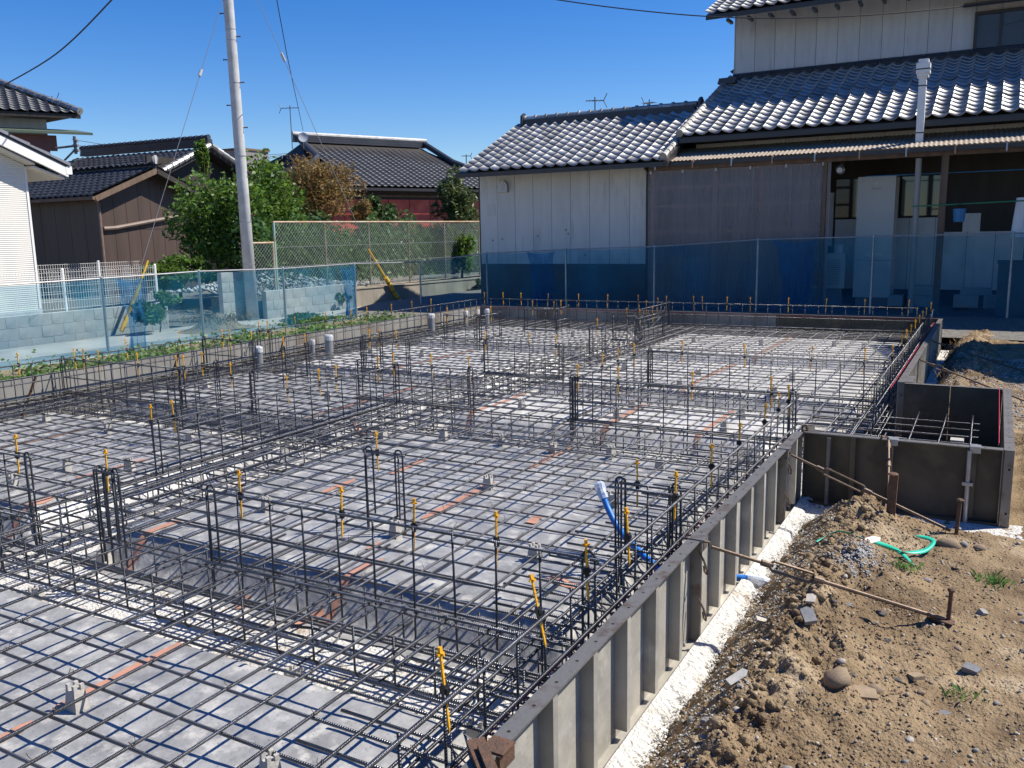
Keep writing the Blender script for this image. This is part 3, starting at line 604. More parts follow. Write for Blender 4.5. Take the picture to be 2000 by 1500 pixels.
# clamp plates and hooks at the joints
for y in (1.827, 3.624, 5.427):
    MB().box(XR + 0.005, y - 0.035, FT + 0.0005, XR + 0.075, y + 0.035, FT + 0.006).box(XR + 0.0585, y - 0.04, FT - 0.05, XR + 0.068, y + 0.04, FT + 0.0003).build('joint_clamp', M_rust if y < 2 else M_formtop, t)
    for hz in (0.10, -0.12):
        MB().tube([(XR + 0.05, y - 0.025, hz + 0.06), (XR + 0.075, y - 0.03, hz + 0.02), (XR + 0.09, y - 0.03, hz - 0.02), (XR + 0.085, y - 0.015, hz - 0.045), (XR + 0.07, y + 0.0, hz - 0.04), (XR + 0.065, y + 0.005, hz - 0.015)], 0.005, 6).build('hook', M_rod, t)
m = MB()
m.bar((XR - 0.015, 1.80, FT + 0.018), (XR + 0.17, 1.62, FT + 0.004), 0.05, 0.012, upv=(0, 0, 1)).bar((XR + 0.02, 1.77, FT + 0.028), (XR + 0.13, 1.66, FT + 0.02), 0.018, 0.012)
m.build('locking_lever', M_rust, t)
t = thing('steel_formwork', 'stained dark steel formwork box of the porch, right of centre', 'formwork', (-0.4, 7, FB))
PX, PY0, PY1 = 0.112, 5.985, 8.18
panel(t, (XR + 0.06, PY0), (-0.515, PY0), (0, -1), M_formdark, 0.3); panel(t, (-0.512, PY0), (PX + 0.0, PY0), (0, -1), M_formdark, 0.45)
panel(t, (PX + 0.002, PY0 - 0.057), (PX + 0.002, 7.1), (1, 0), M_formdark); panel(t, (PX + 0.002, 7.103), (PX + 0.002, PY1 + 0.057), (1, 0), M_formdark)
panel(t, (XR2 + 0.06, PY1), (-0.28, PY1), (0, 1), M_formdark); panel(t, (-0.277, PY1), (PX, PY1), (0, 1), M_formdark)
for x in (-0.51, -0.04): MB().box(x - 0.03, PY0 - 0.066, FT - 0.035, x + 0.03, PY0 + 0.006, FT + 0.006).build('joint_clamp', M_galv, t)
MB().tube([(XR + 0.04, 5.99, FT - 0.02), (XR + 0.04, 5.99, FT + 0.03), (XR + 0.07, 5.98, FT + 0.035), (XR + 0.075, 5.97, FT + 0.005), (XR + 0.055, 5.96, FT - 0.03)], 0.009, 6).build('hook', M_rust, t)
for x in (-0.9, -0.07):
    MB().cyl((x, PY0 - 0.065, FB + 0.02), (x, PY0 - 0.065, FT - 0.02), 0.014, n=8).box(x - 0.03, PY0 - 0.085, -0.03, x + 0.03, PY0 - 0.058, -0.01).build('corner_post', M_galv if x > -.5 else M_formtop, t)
t = thing('steel_formwork', 'grey steel formwork with ribs, far right edge beyond the porch', 'formwork', (-0.7, 11, FB))
for y0, y1 in ((8.245, 9.8), (9.803, 11.6), (11.603, 13.4), (13.403, 14.2)): panel(t, (XR2, y0), (XR2, y1), (1, 0), M_form, 0.15)
MB().box(XR2 + 0.058, 8.25, FT - 0.02, XR2 + 0.12, 8.6, FT + 0.004).build('waler', M_formtop, t)
t = thing('steel_formwork', 'grey and brown formwork along the back edge below the dark house', 'formwork', (-4, 14.2, FB))
xs_ = [XL, -6.8, -5.0, -3.05, -1.9, XR2]
for i in range(5): panel(t, (xs_[i] + .001, YB), (xs_[i + 1] - .001, YB), (0, 1), M_form if i < 3 else M_formdark, inner=M_formin if i < 3 else M_formdark, holes=False)
t = thing('steel_formwork', 'grey steel formwork along the left edge in front of the weeds', 'formwork', (-8.6, 6, FB))
ysl = [-1, 0.8, 2.6, 4.4, 6.2, 8.0, 9.8, 11.6, 13.4, 14.19]
for i in range(9): panel(t, (XL, ysl[i] + .001), (XL, ysl[i + 1] - .001), (-1, 0), M_formin, holes=False)
for y in (5.3, 7.1, 8.9):
    MB().bar((XL + 0.02, y - 0.25, FB), (XL + 0.015, y, FT), 0.03, 0.012).build('inner_brace', M_rust, t)

# porch mesh
t = thing('porch_rebar', 'small steel bar grid inside the porch formwork box', 'rebar', (-0.4, 7, -0.08))
for x in (-0.90, -0.70, -0.49, -0.29, -0.085): inst('bar', bar_mesh(1.95, D13, x, 0.002), t, (x, 7.05, 0.0), (0, 0, PI2 + random.uniform(-.01, .01)))
for k, y in enumerate((6.2, 6.4, 6.6, 6.8, 7.0, 7.25, 7.5, 7.75)): inst('bar', bar_mesh(1.25, D13, y, 0.002), t, (-0.66, y, -0.0135), (0, 0, random.uniform(-.008, .008)))
o = tag(MB().box(-0.22, 7.12, LZ, -0.13, 7.22, -0.02).build('spacer_block', M_block), 'pale concrete spacer block inside the porch formwork', 'spacer block', 'concrete spacer blocks under the mesh')

# red setting-out strings
for nm, pts in (('red string line stretched beside the near right formwork', [(-1.215, 0.4, 0.118), (-1.225, 3.2, 0.112), (-1.235, 5.96, 0.104)]),
                ('red string line along the far right formwork beyond the porch', [(XR2 - 0.05, 8.2, 0.16), (XR2 - 0.05, 14.1, 0.16)]),
                ('red string line across the porch box, parallel to its near wall', [(-1.1, 6.22, 0.10), (0.1, 6.22, 0.10)]),
                ('red string line along the right wall of the porch box', [(0.085, 6.0, 0.235), (0.085, 8.15, 0.235)]),
                ('red string line along the back formwork', [(XL, YB - 0.06, 0.2), (XR2, YB - 0.06, 0.2)])):
    tag(MB().tube(pts, 0.0026, 5).build('string_line', M_red), nm, 'string', 'red setting-out strings')

# ------------------------------------------------------------------ braces and stakes
def brace(label, a, b, t0, t1, r=0.008, wid=0.022, mat_=None):
    mat_ = mat_ or M_rod
    a = Vector(a); b = Vector(b); t = thing('turnbuckle_brace', label, 'brace', tuple(b), 'turnbuckle braces of the formwork')
    d = (b - a).normalized(); u = d.cross(Vector((0, 0, 1)));
    if u.length < 0.2: u = Vector((1, 0, 0))
    u.normalize(); w = u.cross(d)
    p0 = a.lerp(b, t0); p1 = a.lerp(b, t1)
    MB().tube([a, p0 + d * 0.03], r, 8).build('rod', mat_, t); MB().tube([p1 - d * 0.03, b], r * 1.15, 8).build('rod', mat_, t)
    m = MB()
    for s in (-1, 1): m.tube([p0 + d * 0.005, p0 + d * 0.03 + w * wid * s, p1 - d * 0.03 + w * wid * s, p1 - d * 0.005], r * 0.85, 6)
    m.tube([p0 - d * 0.025, p0 + d * 0.02], r * 1.9, 8).tube([p1 - d * 0.02, p1 + d * 0.025], r * 1.9, 8)
    m.build('turnbuckle', mat_, t)
    MB().tube([a - d * 0.01, a + Vector((-0.01, 0, 0.02)), a + Vector((-0.035, -0.01, 0.025)), a + Vector((-0.05, 0, 0.0))], r, 6).build('hook', mat_, t)
    return t
zs = dirt_z
brace('rusty turnbuckle brace from the near formwork joint to the nearest stake', (XR + 0.10, 3.62, FT - 0.03), (-0.10, 4.02, zs(-0.1, 4.02) + 0.02), 0.24, 0.46)
brace('rusty turnbuckle brace from the formwork corner to the middle stake', (XR + 0.08, 5.43, FT - 0.04), (-0.13, 5.33, zs(-.13, 5.33) + 0.02), 0.20, 0.50)
brace('short upright turnbuckle hooked on the near porch wall above the stout stake', (-0.535, PY0 - 0.075, FT + 0.0), (-0.47, 5.42, zs(-.47, 5.42) + 0.03), 0.10, 0.38, wid=0.02, mat_=M_rod)
brace('rod brace from the far right formwork, second from the house', (XR2 + 0.07, 9.9, FT - 0.03), (0.42, 9.5, zs(.42, 9.5) + 0.02), 0.12, 0.22)
brace('rod brace from the far right formwork, nearest the house', (XR2 + 0.07, 11.7, FT - 0.04), (0.42, 11.4, zs(.42, 11.4) + 0.02), 0.12, 0.2)
brace('thin rod brace from the porch back corner over the gravel', (XR2 + 0.07, 8.55, FT - 0.05), (-0.33, 9.6, zs(-.33, 9.6) + 0.1), 0.3, 0.36, r=0.005, wid=0.008)
def stake(label, x, y, h, r, lean=(0, 0), sec='round'):
    z = zs(x, y); t = thing('stake', label, 'stake', (x, y, z), 'rusty steel stakes')
    a = (x, y, z - 0.1); b = (x + lean[0], y + lean[1], z + h); m = MB()
    if sec == 'round': m.tube([a, b], r, 8)
    else: m.bar(a, b, r * 2.6, r * 0.9, upv=(0, 1, 0)).bar(Vector(a) + Vector((r * 1.2, r * 1.2, 0)), Vector(b) + Vector((r * 1.2, r * 1.2, -0.003)), r * 0.9, r * 2.4, upv=(0, 1, 0))
    m.build('shaft', M_rust, t)
    b = Vector(b)
    MB().tube([b - Vector((0, 0, 0.004)), b + Vector((0, 0, 0.006)), b + Vector((0, 0, 0.012))], [r * 1.5, r * 1.9, r * 1.3], 8).build('mushroomed_head', M_rust, t)
stake('stout rusty stake in front of the porch formwork', -0.455, 5.33, 0.235, 0.016, (0.008, 0.0), 'angle')
stake('thin rusty stake at the brace foot in front of the porch', -0.105, 5.36, 0.20, 0.011, (0.012, 0.0))
stake('nearest thin rusty stake on the right', -0.085, 4.03, 0.155, 0.009, (0.006, 0.0))
tag(MB().bar((-0.16, 4.03, zs(-.16, 4.03) + 0.014), (-0.06, 4.01, zs(-.06, 4.01) + 0.014), 0.05, 0.006).build('flat_bar', M_rust), 'flat rusty iron strip at the foot of the nearest stake', 'iron strip')

# ------------------------------------------------------------------ conduits and pipes
def corrugated(m, pts, r, rings_per_m=170):
    P = [Vector(p) for p in pts]; out = []; rr = []
    for i in range(len(P) - 1):
        n = max(2, int((P[i + 1] - P[i]).length * rings_per_m))
        for k in range(n): out.append(P[i].lerp(P[i + 1], k / n)); rr.append(r * (1.08 if len(out) % 2 else 0.9))
    return m.tube(out, rr, 12)
def curve(P, n=24):
    P = [Vector(p) for p in P]; out = []
    Q = [P[0]] + P + [P[-1]]
    for i in range(1, len(Q) - 2):
        for k in range(n):
            t = k / n; p0, p1, p2, p3 = Q[i - 1:i + 3]
            out.append(0.5 * ((2 * p1) + (p2 - p0) * t + (2 * p0 - 5 * p1 + 4 * p2 - p3) * t * t + (3 * p1 - p0 - 3 * p2 + p3) * t ** 3))
    return out + [P[-1]]
t = thing('conduit', 'blue corrugated conduit rising from the mesh, wrapped in clear plastic at the top', 'conduit', (-1.6, 4.2, -0.05))
cp = curve([(-1.17, 3.66, -0.05), (-1.42, 3.86, -0.02), (-1.60, 3.98, 0.05), (-1.69, 4.03, 0.14), (-1.745, 4.06, 0.23)])
corrugated(MB(), cp, 0.0165).build('tube', M_blue, t, smooth=True)
e = Vector(cp[-1]); d = (Vector(cp[-1]) - Vector(cp[-10])).normalized()
wr = MB().tube([e - d * 0.05, e - d * 0.02, e + d * 0.0, e + d * 0.03, e + d * 0.045], [0.021, 0.026, 0.025, 0.030, 0.012], 9)
for i, v in enumerate(wr.v): wr.v[i] = tuple(Vector(v) + Vector((random.uniform(-.004, .004),) * 3))
wr.build('plastic_wrap', M_film, t); MB().tube([e - d * 0.02, e + d * 0.012], 0.0195, 10).build('tape_band', M_cap, t)
t = thing('conduit', 'end of a blue conduit in clear plastic poking out below the formwork', 'conduit', (-1.05, 4.4, -0.27))
corrugated(MB(), [(-1.16, 4.35, -0.25), (-1.02, 4.38, -0.252)], 0.019).build('tube', M_blue, t, smooth=True)
wr = MB().tube([(-1.045, 4.375, -0.25), (-1.0, 4.385, -0.252), (-0.965, 4.395, -0.256), (-0.94, 4.40, -0.262)], [0.023, 0.026, 0.027, 0.018], 9)
for i, v in enumerate(wr.v): wr.v[i] = tuple(Vector(v) + Vector((random.uniform(-.004, .004),) * 3))
wr.build('plastic_wrap', M_film, t)
for x, y, r, h, lab in ((-8.17, 8.0, 0.05, 0.21, 'nearest grey drain pipe with a white wrapped top, by the left formwork'), (-8.12, 8.95, 0.03, 0.19, 'thin grey drain pipe between the two stout ones on the left'),
                        (-8.0, 9.15, 0.057, 0.24, 'stout grey drain pipe with a torn white top on the left'), (-8.3, 12.1, 0.055, 0.26, 'grey drain pipe with a white cap, far left corner'),
                        (-8.15, 12.95, 0.04, 0.24, 'far left wrapped pipe, left of a group of three'), (-8.0, 13.1, 0.04, 0.25, 'far left wrapped pipe, middle of a group of three'), (-7.86, 13.2, 0.04, 0.26, 'far left wrapped pipe, right of a group of three')):
    t = thing('drain_pipe', lab, 'pipe', (x, y, -0.1), 'grey drain pipes standing in the slab')
    MB().cyl((x, y, -0.25), (x, y, h - 0.04), r, n=20).build('pipe', M_pvc, t, smooth=False)
    c = MB().tube([(x, y, h - 0.075), (x, y, h - 0.02), (x, y, h)], [r * 1.06, r * 1.12, r * 0.9], 16)
    for i, v in enumerate(c.v): c.v[i] = (v[0] + random.uniform(-.004, .004), v[1] + random.uniform(-.004, .004), v[2] + random.uniform(-.008, .008))
    c.build('wrapped_top', M_cap, t)

# ------------------------------------------------------------------ stones, rubble and litter on the dirt
def rock_mesh(seed, mt, flat=0.65, ang=0.0, sub=2):
    import bmesh
    bm = bmesh.new(); bmesh.ops.create_icosphere(bm, subdivisions=sub, radius=1)
    for v in bm.verts:
        n = v.co.copy(); k = 1 + 0.32 * noise.noise(n * 1.3 + Vector((seed * 5.1, 0, 0))) + 0.12 * noise.noise(n * 3 + Vector((0, seed * 3.3, 0)))
        if ang: k *= 1 - ang * abs(noise.noise(n * 0.9 + Vector((seed, seed, 2))))
        v.co = Vector((n.x * k, n.y * k * 0.8, n.z * k * flat))
    me = bpy.data.meshes.new('stone'); bm.to_mesh(me); bm.free(); me.materials.append(mt)
    me.polygons.foreach_set('use_smooth', [not ang] * len(me.polygons)); return me
RK = [rock_mesh(i, M_stone[i % 4], 0.55 + 0.06 * (i % 4), 0.5 if i % 3 == 0 else 0.0) for i in range(12)]
def put_stone(x, y, s, me, label, group=None, sink=0.35, rot=None, name='stone', cat='stone', scale=None):
    o = obj(name, me); z = dirt_z(x, y); o.location = (x, y, z + s * 0.6 * (1 - 2 * sink) * 0.6)
    o.rotation_euler = rot or (random.uniform(-.25, .25), random.uniform(-.25, .25), random.uniform(0, 6.28)); o.scale = scale or (s, s, s)
    return tag(o, label, cat, group)
put_stone(-0.135, 5.13, 0.062, rock_mesh(31, M_stone[0], 0.62), 'large rounded tan boulder right of the green strap', rot=(0, 0, 0.2))
put_stone(0.02, 5.16, 0.040, rock_mesh(32, M_stone[0], 0.6), 'rounded tan stone just right of the large boulder')
put_stone(-0.055, 5.17, 0.026, RK[1], 'small grey stone wedged beside the large boulder')
put_stone(-0.42, 3.22, 0.055, rock_mesh(33, M_stone[0], 0.7), 'biggest brown stone in the near dirt, beside a flat slab')
put_stone(-0.30, 3.30, 0.035, rock_mesh(34, M_stone[0], 0.7), 'brown stone behind the flat slab in the near dirt')
def slab(label, x, y, w, l, h, rz, mt, tilt=(0, 0), cat='rubble', name='broken_tile', up=0.0):
    m = MB(); pts = [(-w * .5, -l * .5), (w * .42, -l * .46), (w * .5, l * .3), (w * .1, l * .5), (-w * .46, l * .38)]
    m.prism([(px, py, 0) for px, py in pts], (0, 0, h)); o = m.build(name, mt); o.location = (x, y, dirt_z(x, y) - h * 0.25 + up); o.rotation_euler = (tilt[0], tilt[1], rz)
    return tag(o, label, cat)
slab('flat tan stone slab lying beside the big brown stone', -0.33, 3.24, 0.10, 0.085, 0.016, 0.4, M_stone[0], (0.05, 0.1), name='stone_slab')
slab('dark grey broken roof tile lying on the berm crest', -0.585, 3.52, 0.055, 0.085, 0.018, 0.5, M_tilefrag, (0.35, -0.1), up=0.02)
slab('pale broken piece above the dark tile on the berm', -0.60, 3.66, 0.04, 0.055, 0.012, 0.1, M_stone[3], (0.3, 0), up=0.015)
slab('dark blue grey broken tile on the right of the dirt', 0.02, 3.66, 0.062, 0.05, 0.022, -0.3, M_tilefrag, (0.1, 0.1))
slab('flat tan stone in the middle of the near dirt', -0.17, 3.50, 0.06, 0.045, 0.018, 0.8, M_stone[0], (-.1, 0.1), name='stone_slab')
slab('pale broken slab in the cut beside the formwork', -0.80, 3.66, 0.07, 0.05, 0.012, 0.5, M_stone[3], (0.1, 0.3), name='stone_slab', up=0.01)
slab('thin grey tile shard leaning on the slope of the cut', -0.745, 3.0, 0.03, 0.12, 0.01, -0.3, M_tilefrag, (0.1, 0.7), up=0.03)
slab('grey tile shard flat on the right hand dirt', -0.06, 3.28, 0.05, 0.03, 0.006, 0.9, M_tilefrag, (0, 0.05))
slab('upright dark stone chip near the two loose stones on the right', 0.04, 4.25, 0.045, 0.035, 0.03, 0.9, M_stone[1], (0.4, 0.3))
put_stone(-0.60, 2.66, 0.013, rock_mesh(36, M_stone[4], 0.7), 'small red brick chip low in the near dirt')
o = tag(MB().tube(curve([(-0.71, 2.62, dirt_z(-.71, 2.62) + 0.01), (-0.665, 2.58, dirt_z(-.665, 2.58) + 0.012), (-0.645, 2.5, dirt_z(-.645, 2.5) + 0.01)]), 0.006, 6).build('twig', M_wood), 'curved brown stick lying low in the near dirt', 'stick')
n_st = 0
while n_st < 230:
    y = 2.3 + 7 * random.random() ** 1.9; x = random.uniform(-0.93, 0.02 + 0.05 * y)
    if 5.7 < y < 8.3 and x < 0.24: continue
    if y > 8.3 and x < -0.45: continue
    s = 0.0065 + 0.019 * random.random() ** 3.2
    near = y < 3.6; lab = ('tiny ' if s < 0.011 else 'small ') + ('stone lying on the near brown dirt' if near else 'stone lying on the brown dirt near the stakes' if y < 5.7 else 'stone lying on the gravel beyond the porch')
    k = random.randrange(12)
    put_stone(x, y, s, RK[k], lab, 'loose stones on the dirt: ' + lab, 0.3); n_st += 1
# gravel that nobody could count
def pebbles(name, label, n, fx, mt, smin, smax, kind='stuff'):
    base = np.array([(1, 0, 0), (-1, 0, 0), (0, 1, 0), (0, -1, 0), (0, 0, 1), (0, 0, -1)], float)
    fc = np.array([(0, 2, 4), (2, 1, 4), (1, 3, 4), (3, 0, 4), (2, 0, 5), (1, 2, 5), (3, 1, 5), (0, 3, 5)])
    V = []; F = []
    for i in range(n):
        x, y, z = fx(); s = random.uniform(smin, smax)
        b = base * (0.7 + 0.6 * RNG.random((6, 1))) * s * np.array([1, 0.85, 0.65]); a = random.uniform(0, 6.28); ca, sa = math.cos(a), math.sin(a)
        b = b @ np.array([[ca, sa, 0], [-sa, ca, 0], [0, 0, 1]]); b += (x, y, z + s * 0.25); F.append(fc + len(V) * 6); V.append(b)
    o = join_np(name, np.concatenate(V), np.concatenate(F), mt); return tag(o, label, None, None, kind)
def on_dirt(fx):
    def g_(): x, y = fx(); return (x, y, dirt_z(x, y))
    return g_
M_grav = mat('crushed_gravel', (0.33, 0.325, 0.315), 0.9, island=0.4); M_clod = mat('dirt_clods', (0.21, 0.145, 0.088), 0.95, island=0.35, bump=0.4, bscale=150)
pebbles('gravel_heap', 'little heap of grey crushed gravel beside the green strap', 1500, on_dirt(lambda: (random.gauss(-0.54, 0.065), random.gauss(4.48, 0.11))), M_grav, 0.0045, 0.0095)
pebbles('gravel', 'grey gravel along the foot of the cut', 2600, on_dirt(lambda: (random.uniform(-0.95, -0.72) + random.gauss(0, .03), 2.2 + 3.2 * random.random())), M_grav, 0.003, 0.009)
pebbles('gravel', 'pale gravel spread beyond the porch', 3500, on_dirt(lambda: (random.uniform(-0.42, 0.75), random.uniform(8.5, 12.5))), M_grav, 0.006, 0.015)
pebbles('dirt_clods', 'crumbled brown dirt clods', 6500, on_dirt(lambda: (max(-.95, min(.6, random.gauss(-0.5, 0.3))), 2.2 + 3.4 * random.random() ** 1.2)), M_clod, 0.002, 0.0085)
pebbles('lean_crumbs', 'rough white crumbs along the lean concrete edge', 1500, lambda: (random.gauss(-0.965, 0.02), random.uniform(2.1, 5.8), LZ + 0.004), M_lean, 0.002, 0.008)
def lumps(name, label, n, fx, mt, smin, smax, pw=2.0):
    src = []
    for k in range(6):
        me = rock_mesh(60 + k, mt, 0.75, 0.35, 1); src.append((np.array([v.co[:] for v in me.vertices]), np.array([p.vertices[:] for p in me.polygons]))); bpy.data.meshes.remove(me)
    V = []; F = []; nv = 0
    for i in range(n):
        x, y = fx(); s_ = smin + (smax - smin) * random.random() ** pw; b, f = src[i % 6]; a = random.uniform(0, 6.28); ca, sa = math.cos(a), math.sin(a)
        b = (b * s_) @ np.array([[ca, sa, 0], [-sa, ca, 0], [0, 0, 1]]) + (x, y, dirt_z(x, y) + s_ * .2); V.append(b); F.append(f + nv); nv += len(b)
    return tag(join_np(name, np.concatenate(V), np.concatenate(F), mt), label, None, None, 'stuff')
lumps('dirt_lumps', 'broken lumps of brown earth along the berm', 620, lambda: (random.gauss(-0.64, 0.09), random.uniform(2.1, 5.45)), M_dirt, 0.006, 0.03)
lumps('small_stones', 'small grey and tan stones scattered through the dirt', 1500, lambda: (max(-.95, min(.55, random.uniform(-0.9, 0.4))), 2.2 + 3.6 * random.random() ** 1.3), mat('mixed_small_stone', (0.33, 0.28, 0.21), 0.9, island=0.5), 0.003, 0.011)
# lean concrete lip beside the formwork
def lip_v(u, y):
    w = 0.115 + 0.06 * fbm(1.5, y * 4, 2, 3) + 0.035 * fbm(.5, y * 17, 2, 4) - 0.012 * y * .3
    x = -1.067 + u * w
    z = LZ + 0.012 + 0.03 * (1 - u) ** .5 * (1 - sstep((u - .55) / .45)) - 0.06 * sstep((u - .70) / .30)
    return (x, y, z + (fbm(x * 30, y * 30, 3, 4) * 0.006 + abs(noise.noise(Vector((x * 70, y * 70, 2)))) * 0.006) * min(1, u * 3))
lip = MB().grid(lin(0, 1, 22), lin(0.6, 5.98, 420), lip_v)
tag(lip.build('lean_concrete_lip', M_lean, smooth=True), kind='structure')
tag(MB().grid(lin(-1.06, 0.55, 30), lin(5.52, 6.0, 12), lambda x, y: (x, y, LZ + 0.014 + 0.005 * fbm(x * 9, y * 9, 1, 3) - 0.05 * sstep((5.62 + 0.06 * fbm(x * 3, 1, 2) - y) / .08))).build('porch_lean_concrete', M_lean, smooth=True), kind='structure')
tag(MB().grid(lin(XR2 + 0.05, XR2 + 0.36, 8), lin(8.24, 14.3, 60), lambda x, y: (x, y, LZ + 0.02 + 0.01 * fbm(x * 9, y * 5, 1, 3))).build('far_lean_concrete', M_lean, smooth=True), kind='structure')
# green strap and paper
sp = curve([(-0.76, 4.72, dirt_z(-.76, 4.72) + 0.02), (-0.66, 4.84, dirt_z(-.66, 4.84) + 0.015), (-0.50, 4.86, dirt_z(-.5, 4.86) + 0.02), (-0.36, 4.80, dirt_z(-.36, 4.8) + 0.025), (-0.27, 4.66, dirt_z(-.27, 4.66) + 0.012)], 14)
sp2 = curve([(-0.44, 4.77, dirt_z(-.44, 4.77) + 0.03), (-0.33, 4.78, dirt_z(-.33, 4.78) + 0.03), (-0.235, 4.86, dirt_z(-.235, 4.86) + 0.035), (-0.20, 5.0, dirt_z(-.2, 5) + 0.04), (-0.25, 5.12, dirt_z(-.25, 5.12) + 0.03), (-0.31, 5.17, dirt_z(-.31, 5.17) + 0.02)], 14)
for k, P in enumerate((sp, sp2)):
    m = MB(); n = len(P); V = []
    for i, p in enumerate(P):
        d = (P[min(i + 1, n - 1)] - P[max(i - 1, 0)]).normalized(); s_ = d.cross(Vector((0, 0, 1))).normalized(); tw = math.sin(i * 0.13 + k) * 0.9
        w = s_ * math.cos(tw) + Vector((0, 0, 1)) * math.sin(tw); V += [p - w * 0.011, p + w * 0.011, p + w * 0.011 + Vector((0, 0, .0012)), p - w * 0.011 + Vector((0, 0, .0012))]
    F = [q for i in range(n - 1) for q in ((4 * i, 4 * i + 1, 4 * i + 5, 4 * i + 4), (4 * i + 3, 4 * i + 7, 4 * i + 6, 4 * i + 2), (4 * i, 4 * i + 4, 4 * i + 7, 4 * i + 3), (4 * i + 1, 4 * i + 2, 4 * i + 6, 4 * i + 5))]
    m.add(V, F); tag(m.build('packing_strap', M_strap, smooth=True), ('green plastic strap lying straight across the white paper', 'curled green plastic strap looping beside the boulder')[k], 'strap')
slab('scrap of white paper under the green strap', -0.50, 4.80, 0.06, 0.15, 0.004, -0.6, M_white, (0.05, 0.1), 'paper', 'paper_scrap', 0.012)

# ------------------------------------------------------------------ leaves, grass
def leaves(name, pts, size, mt, parent=None, up_bias=0.3, asp=0.55, kind=None):
    P = np.asarray(pts, float); n = len(P)
    a = RNG.normal(size=(n, 3)); a[:, 2] *= (1 - up_bias); a /= np.linalg.norm(a, axis=1, keepdims=True)
    b = RNG.normal(size=(n, 3)); b -= a * (a * b).sum(1, keepdims=True); b /= np.linalg.norm(b, axis=1, keepdims=True)
    s = size * (0.5 + 1.0 * RNG.random((n, 1))); c = np.cross(a, b)
    V = np.stack([P - a * s, P + b * s * asp + c * s * .12, P + a * s, P - b * s * asp + c * s * .12], 1).reshape(-1, 3)
    F = np.arange(4 * n).reshape(-1, 4)
    o = join_np(name, V, F, mt, parent)
    if kind: o['kind'] = kind
    return o
def blob_points(clumps, n):
    w = np.array([c[3] * c[4] * c[5] for c in clumps]); w = w ** 0.75; w /= w.sum(); out = []
    for c, k in zip(clumps, (w * n).astype(int)):
        d = RNG.normal(size=(k, 3)); d /= np.linalg.norm(d, axis=1, keepdims=True); r = 0.55 + 0.5 * RNG.random((k, 1)) ** 0.7
        r *= 1 + 0.25 * np.sin(d[:, :1] * 7 + c[0]) * np.sin(d[:, 1:2] * 6 + c[1])
        out.append(np.array(c[:3]) + d * r * np.array(c[3:6]))
    return np.concatenate(out)
def tree(label, base, trunk_h, crown, nclump, nleaf, size, mt, r=0.12, cat='tree', name='tree', group=None, up_b=0.3, asp=.55, limbs=7):
    t = thing(name, label, cat, base, group); bx, by, bz = base; cx, cy, cz, rx, ry, rz = crown
    m = MB(); top = Vector((cx, cy, cz - rz * 0.2)); m.tube([(bx, by, bz - 0.1), (bx + (cx - bx) * .4 + .05, by + (cy - by) * .4, bz + (top.z - bz) * .5), top], [r, r * .75, r * .35], 8)
    for i in range(limbs):
        a = i * 2.4; e = Vector((cx + rx * .75 * math.cos(a), cy + ry * .75 * math.sin(a), cz + rz * (0.15 + 0.5 * ((i * 0.37) % 1)))); s0 = Vector((bx, by, bz)).lerp(top, 0.45 + 0.07 * (i % 5))
        m.tube([s0, s0.lerp(e, .5) + Vector((0, 0, .15 * rz)), e], [r * .4, r * .25, r * .08], 6)
    m.build('trunk', M_bark, t, smooth=True)
    cl = []
    for i in range(nclump):
        d = RNG.normal(size=3); d /= np.linalg.norm(d); q = 0.84 * RNG.random() ** 0.45; k = 0.15 + 0.22 * RNG.random()
        cl.append((cx + d[0] * rx * q, cy + d[1] * ry * q, cz + d[2] * rz * q, rx * k, ry * k, rz * k))
    leaves('crown', blob_points(cl, nleaf), size, mt, t, up_b, asp)
    return t
def grass(name, pts, hmin, hmax, mt, label, kind='stuff', cat=None, w=0.004):
    V = []; F = []
    for (x, y, z) in pts:
        h = random.uniform(hmin, hmax); a = random.uniform(0, 6.28); l = random.uniform(.2, .9) * h; dx, dy = math.cos(a), math.sin(a); n = len(V)
        V += [(x - dy * w, y + dx * w, z), (x + dy * w, y - dx * w, z), (x + dx * l * .4 + dy * w * .7, y + dy * l * .4 - dx * w * .7, z + h * .65), (x + dx * l, y + dy * l, z + h * .9)]
        F.append((n, n + 1, n + 2, n + 3))
    o = join_np(name, V, F, mt); return tag(o, label, cat, None, kind)
for lab, cx, cy, n in (('sparse grass tuft beside the gravel heap', -0.30, 4.55, 70), ('low green grass tuft at the right edge of the dirt', 0.08, 4.70, 110), ('thin grass blades in the near right dirt', 0.0, 3.42, 30)):
    grass('grass_tuft', [(random.gauss(cx, .035), random.gauss(cy, .03), dirt_z(cx, cy) - 0.005) for _ in range(n)], 0.02, 0.06, M_weed, lab, 'stuff', None, 0.0016)
grass('dry_grass_heap', [(random.gauss(-0.28, .12), random.gauss(12.3, .8), dirt_z(-.28, 12.3) - 0.12 + random.random() * .06) for _ in range(1100)], 0.02, 0.09, M_straw, 'heap of dry brown grass on the slope beyond the porch', None, 'dry grass', 0.005)
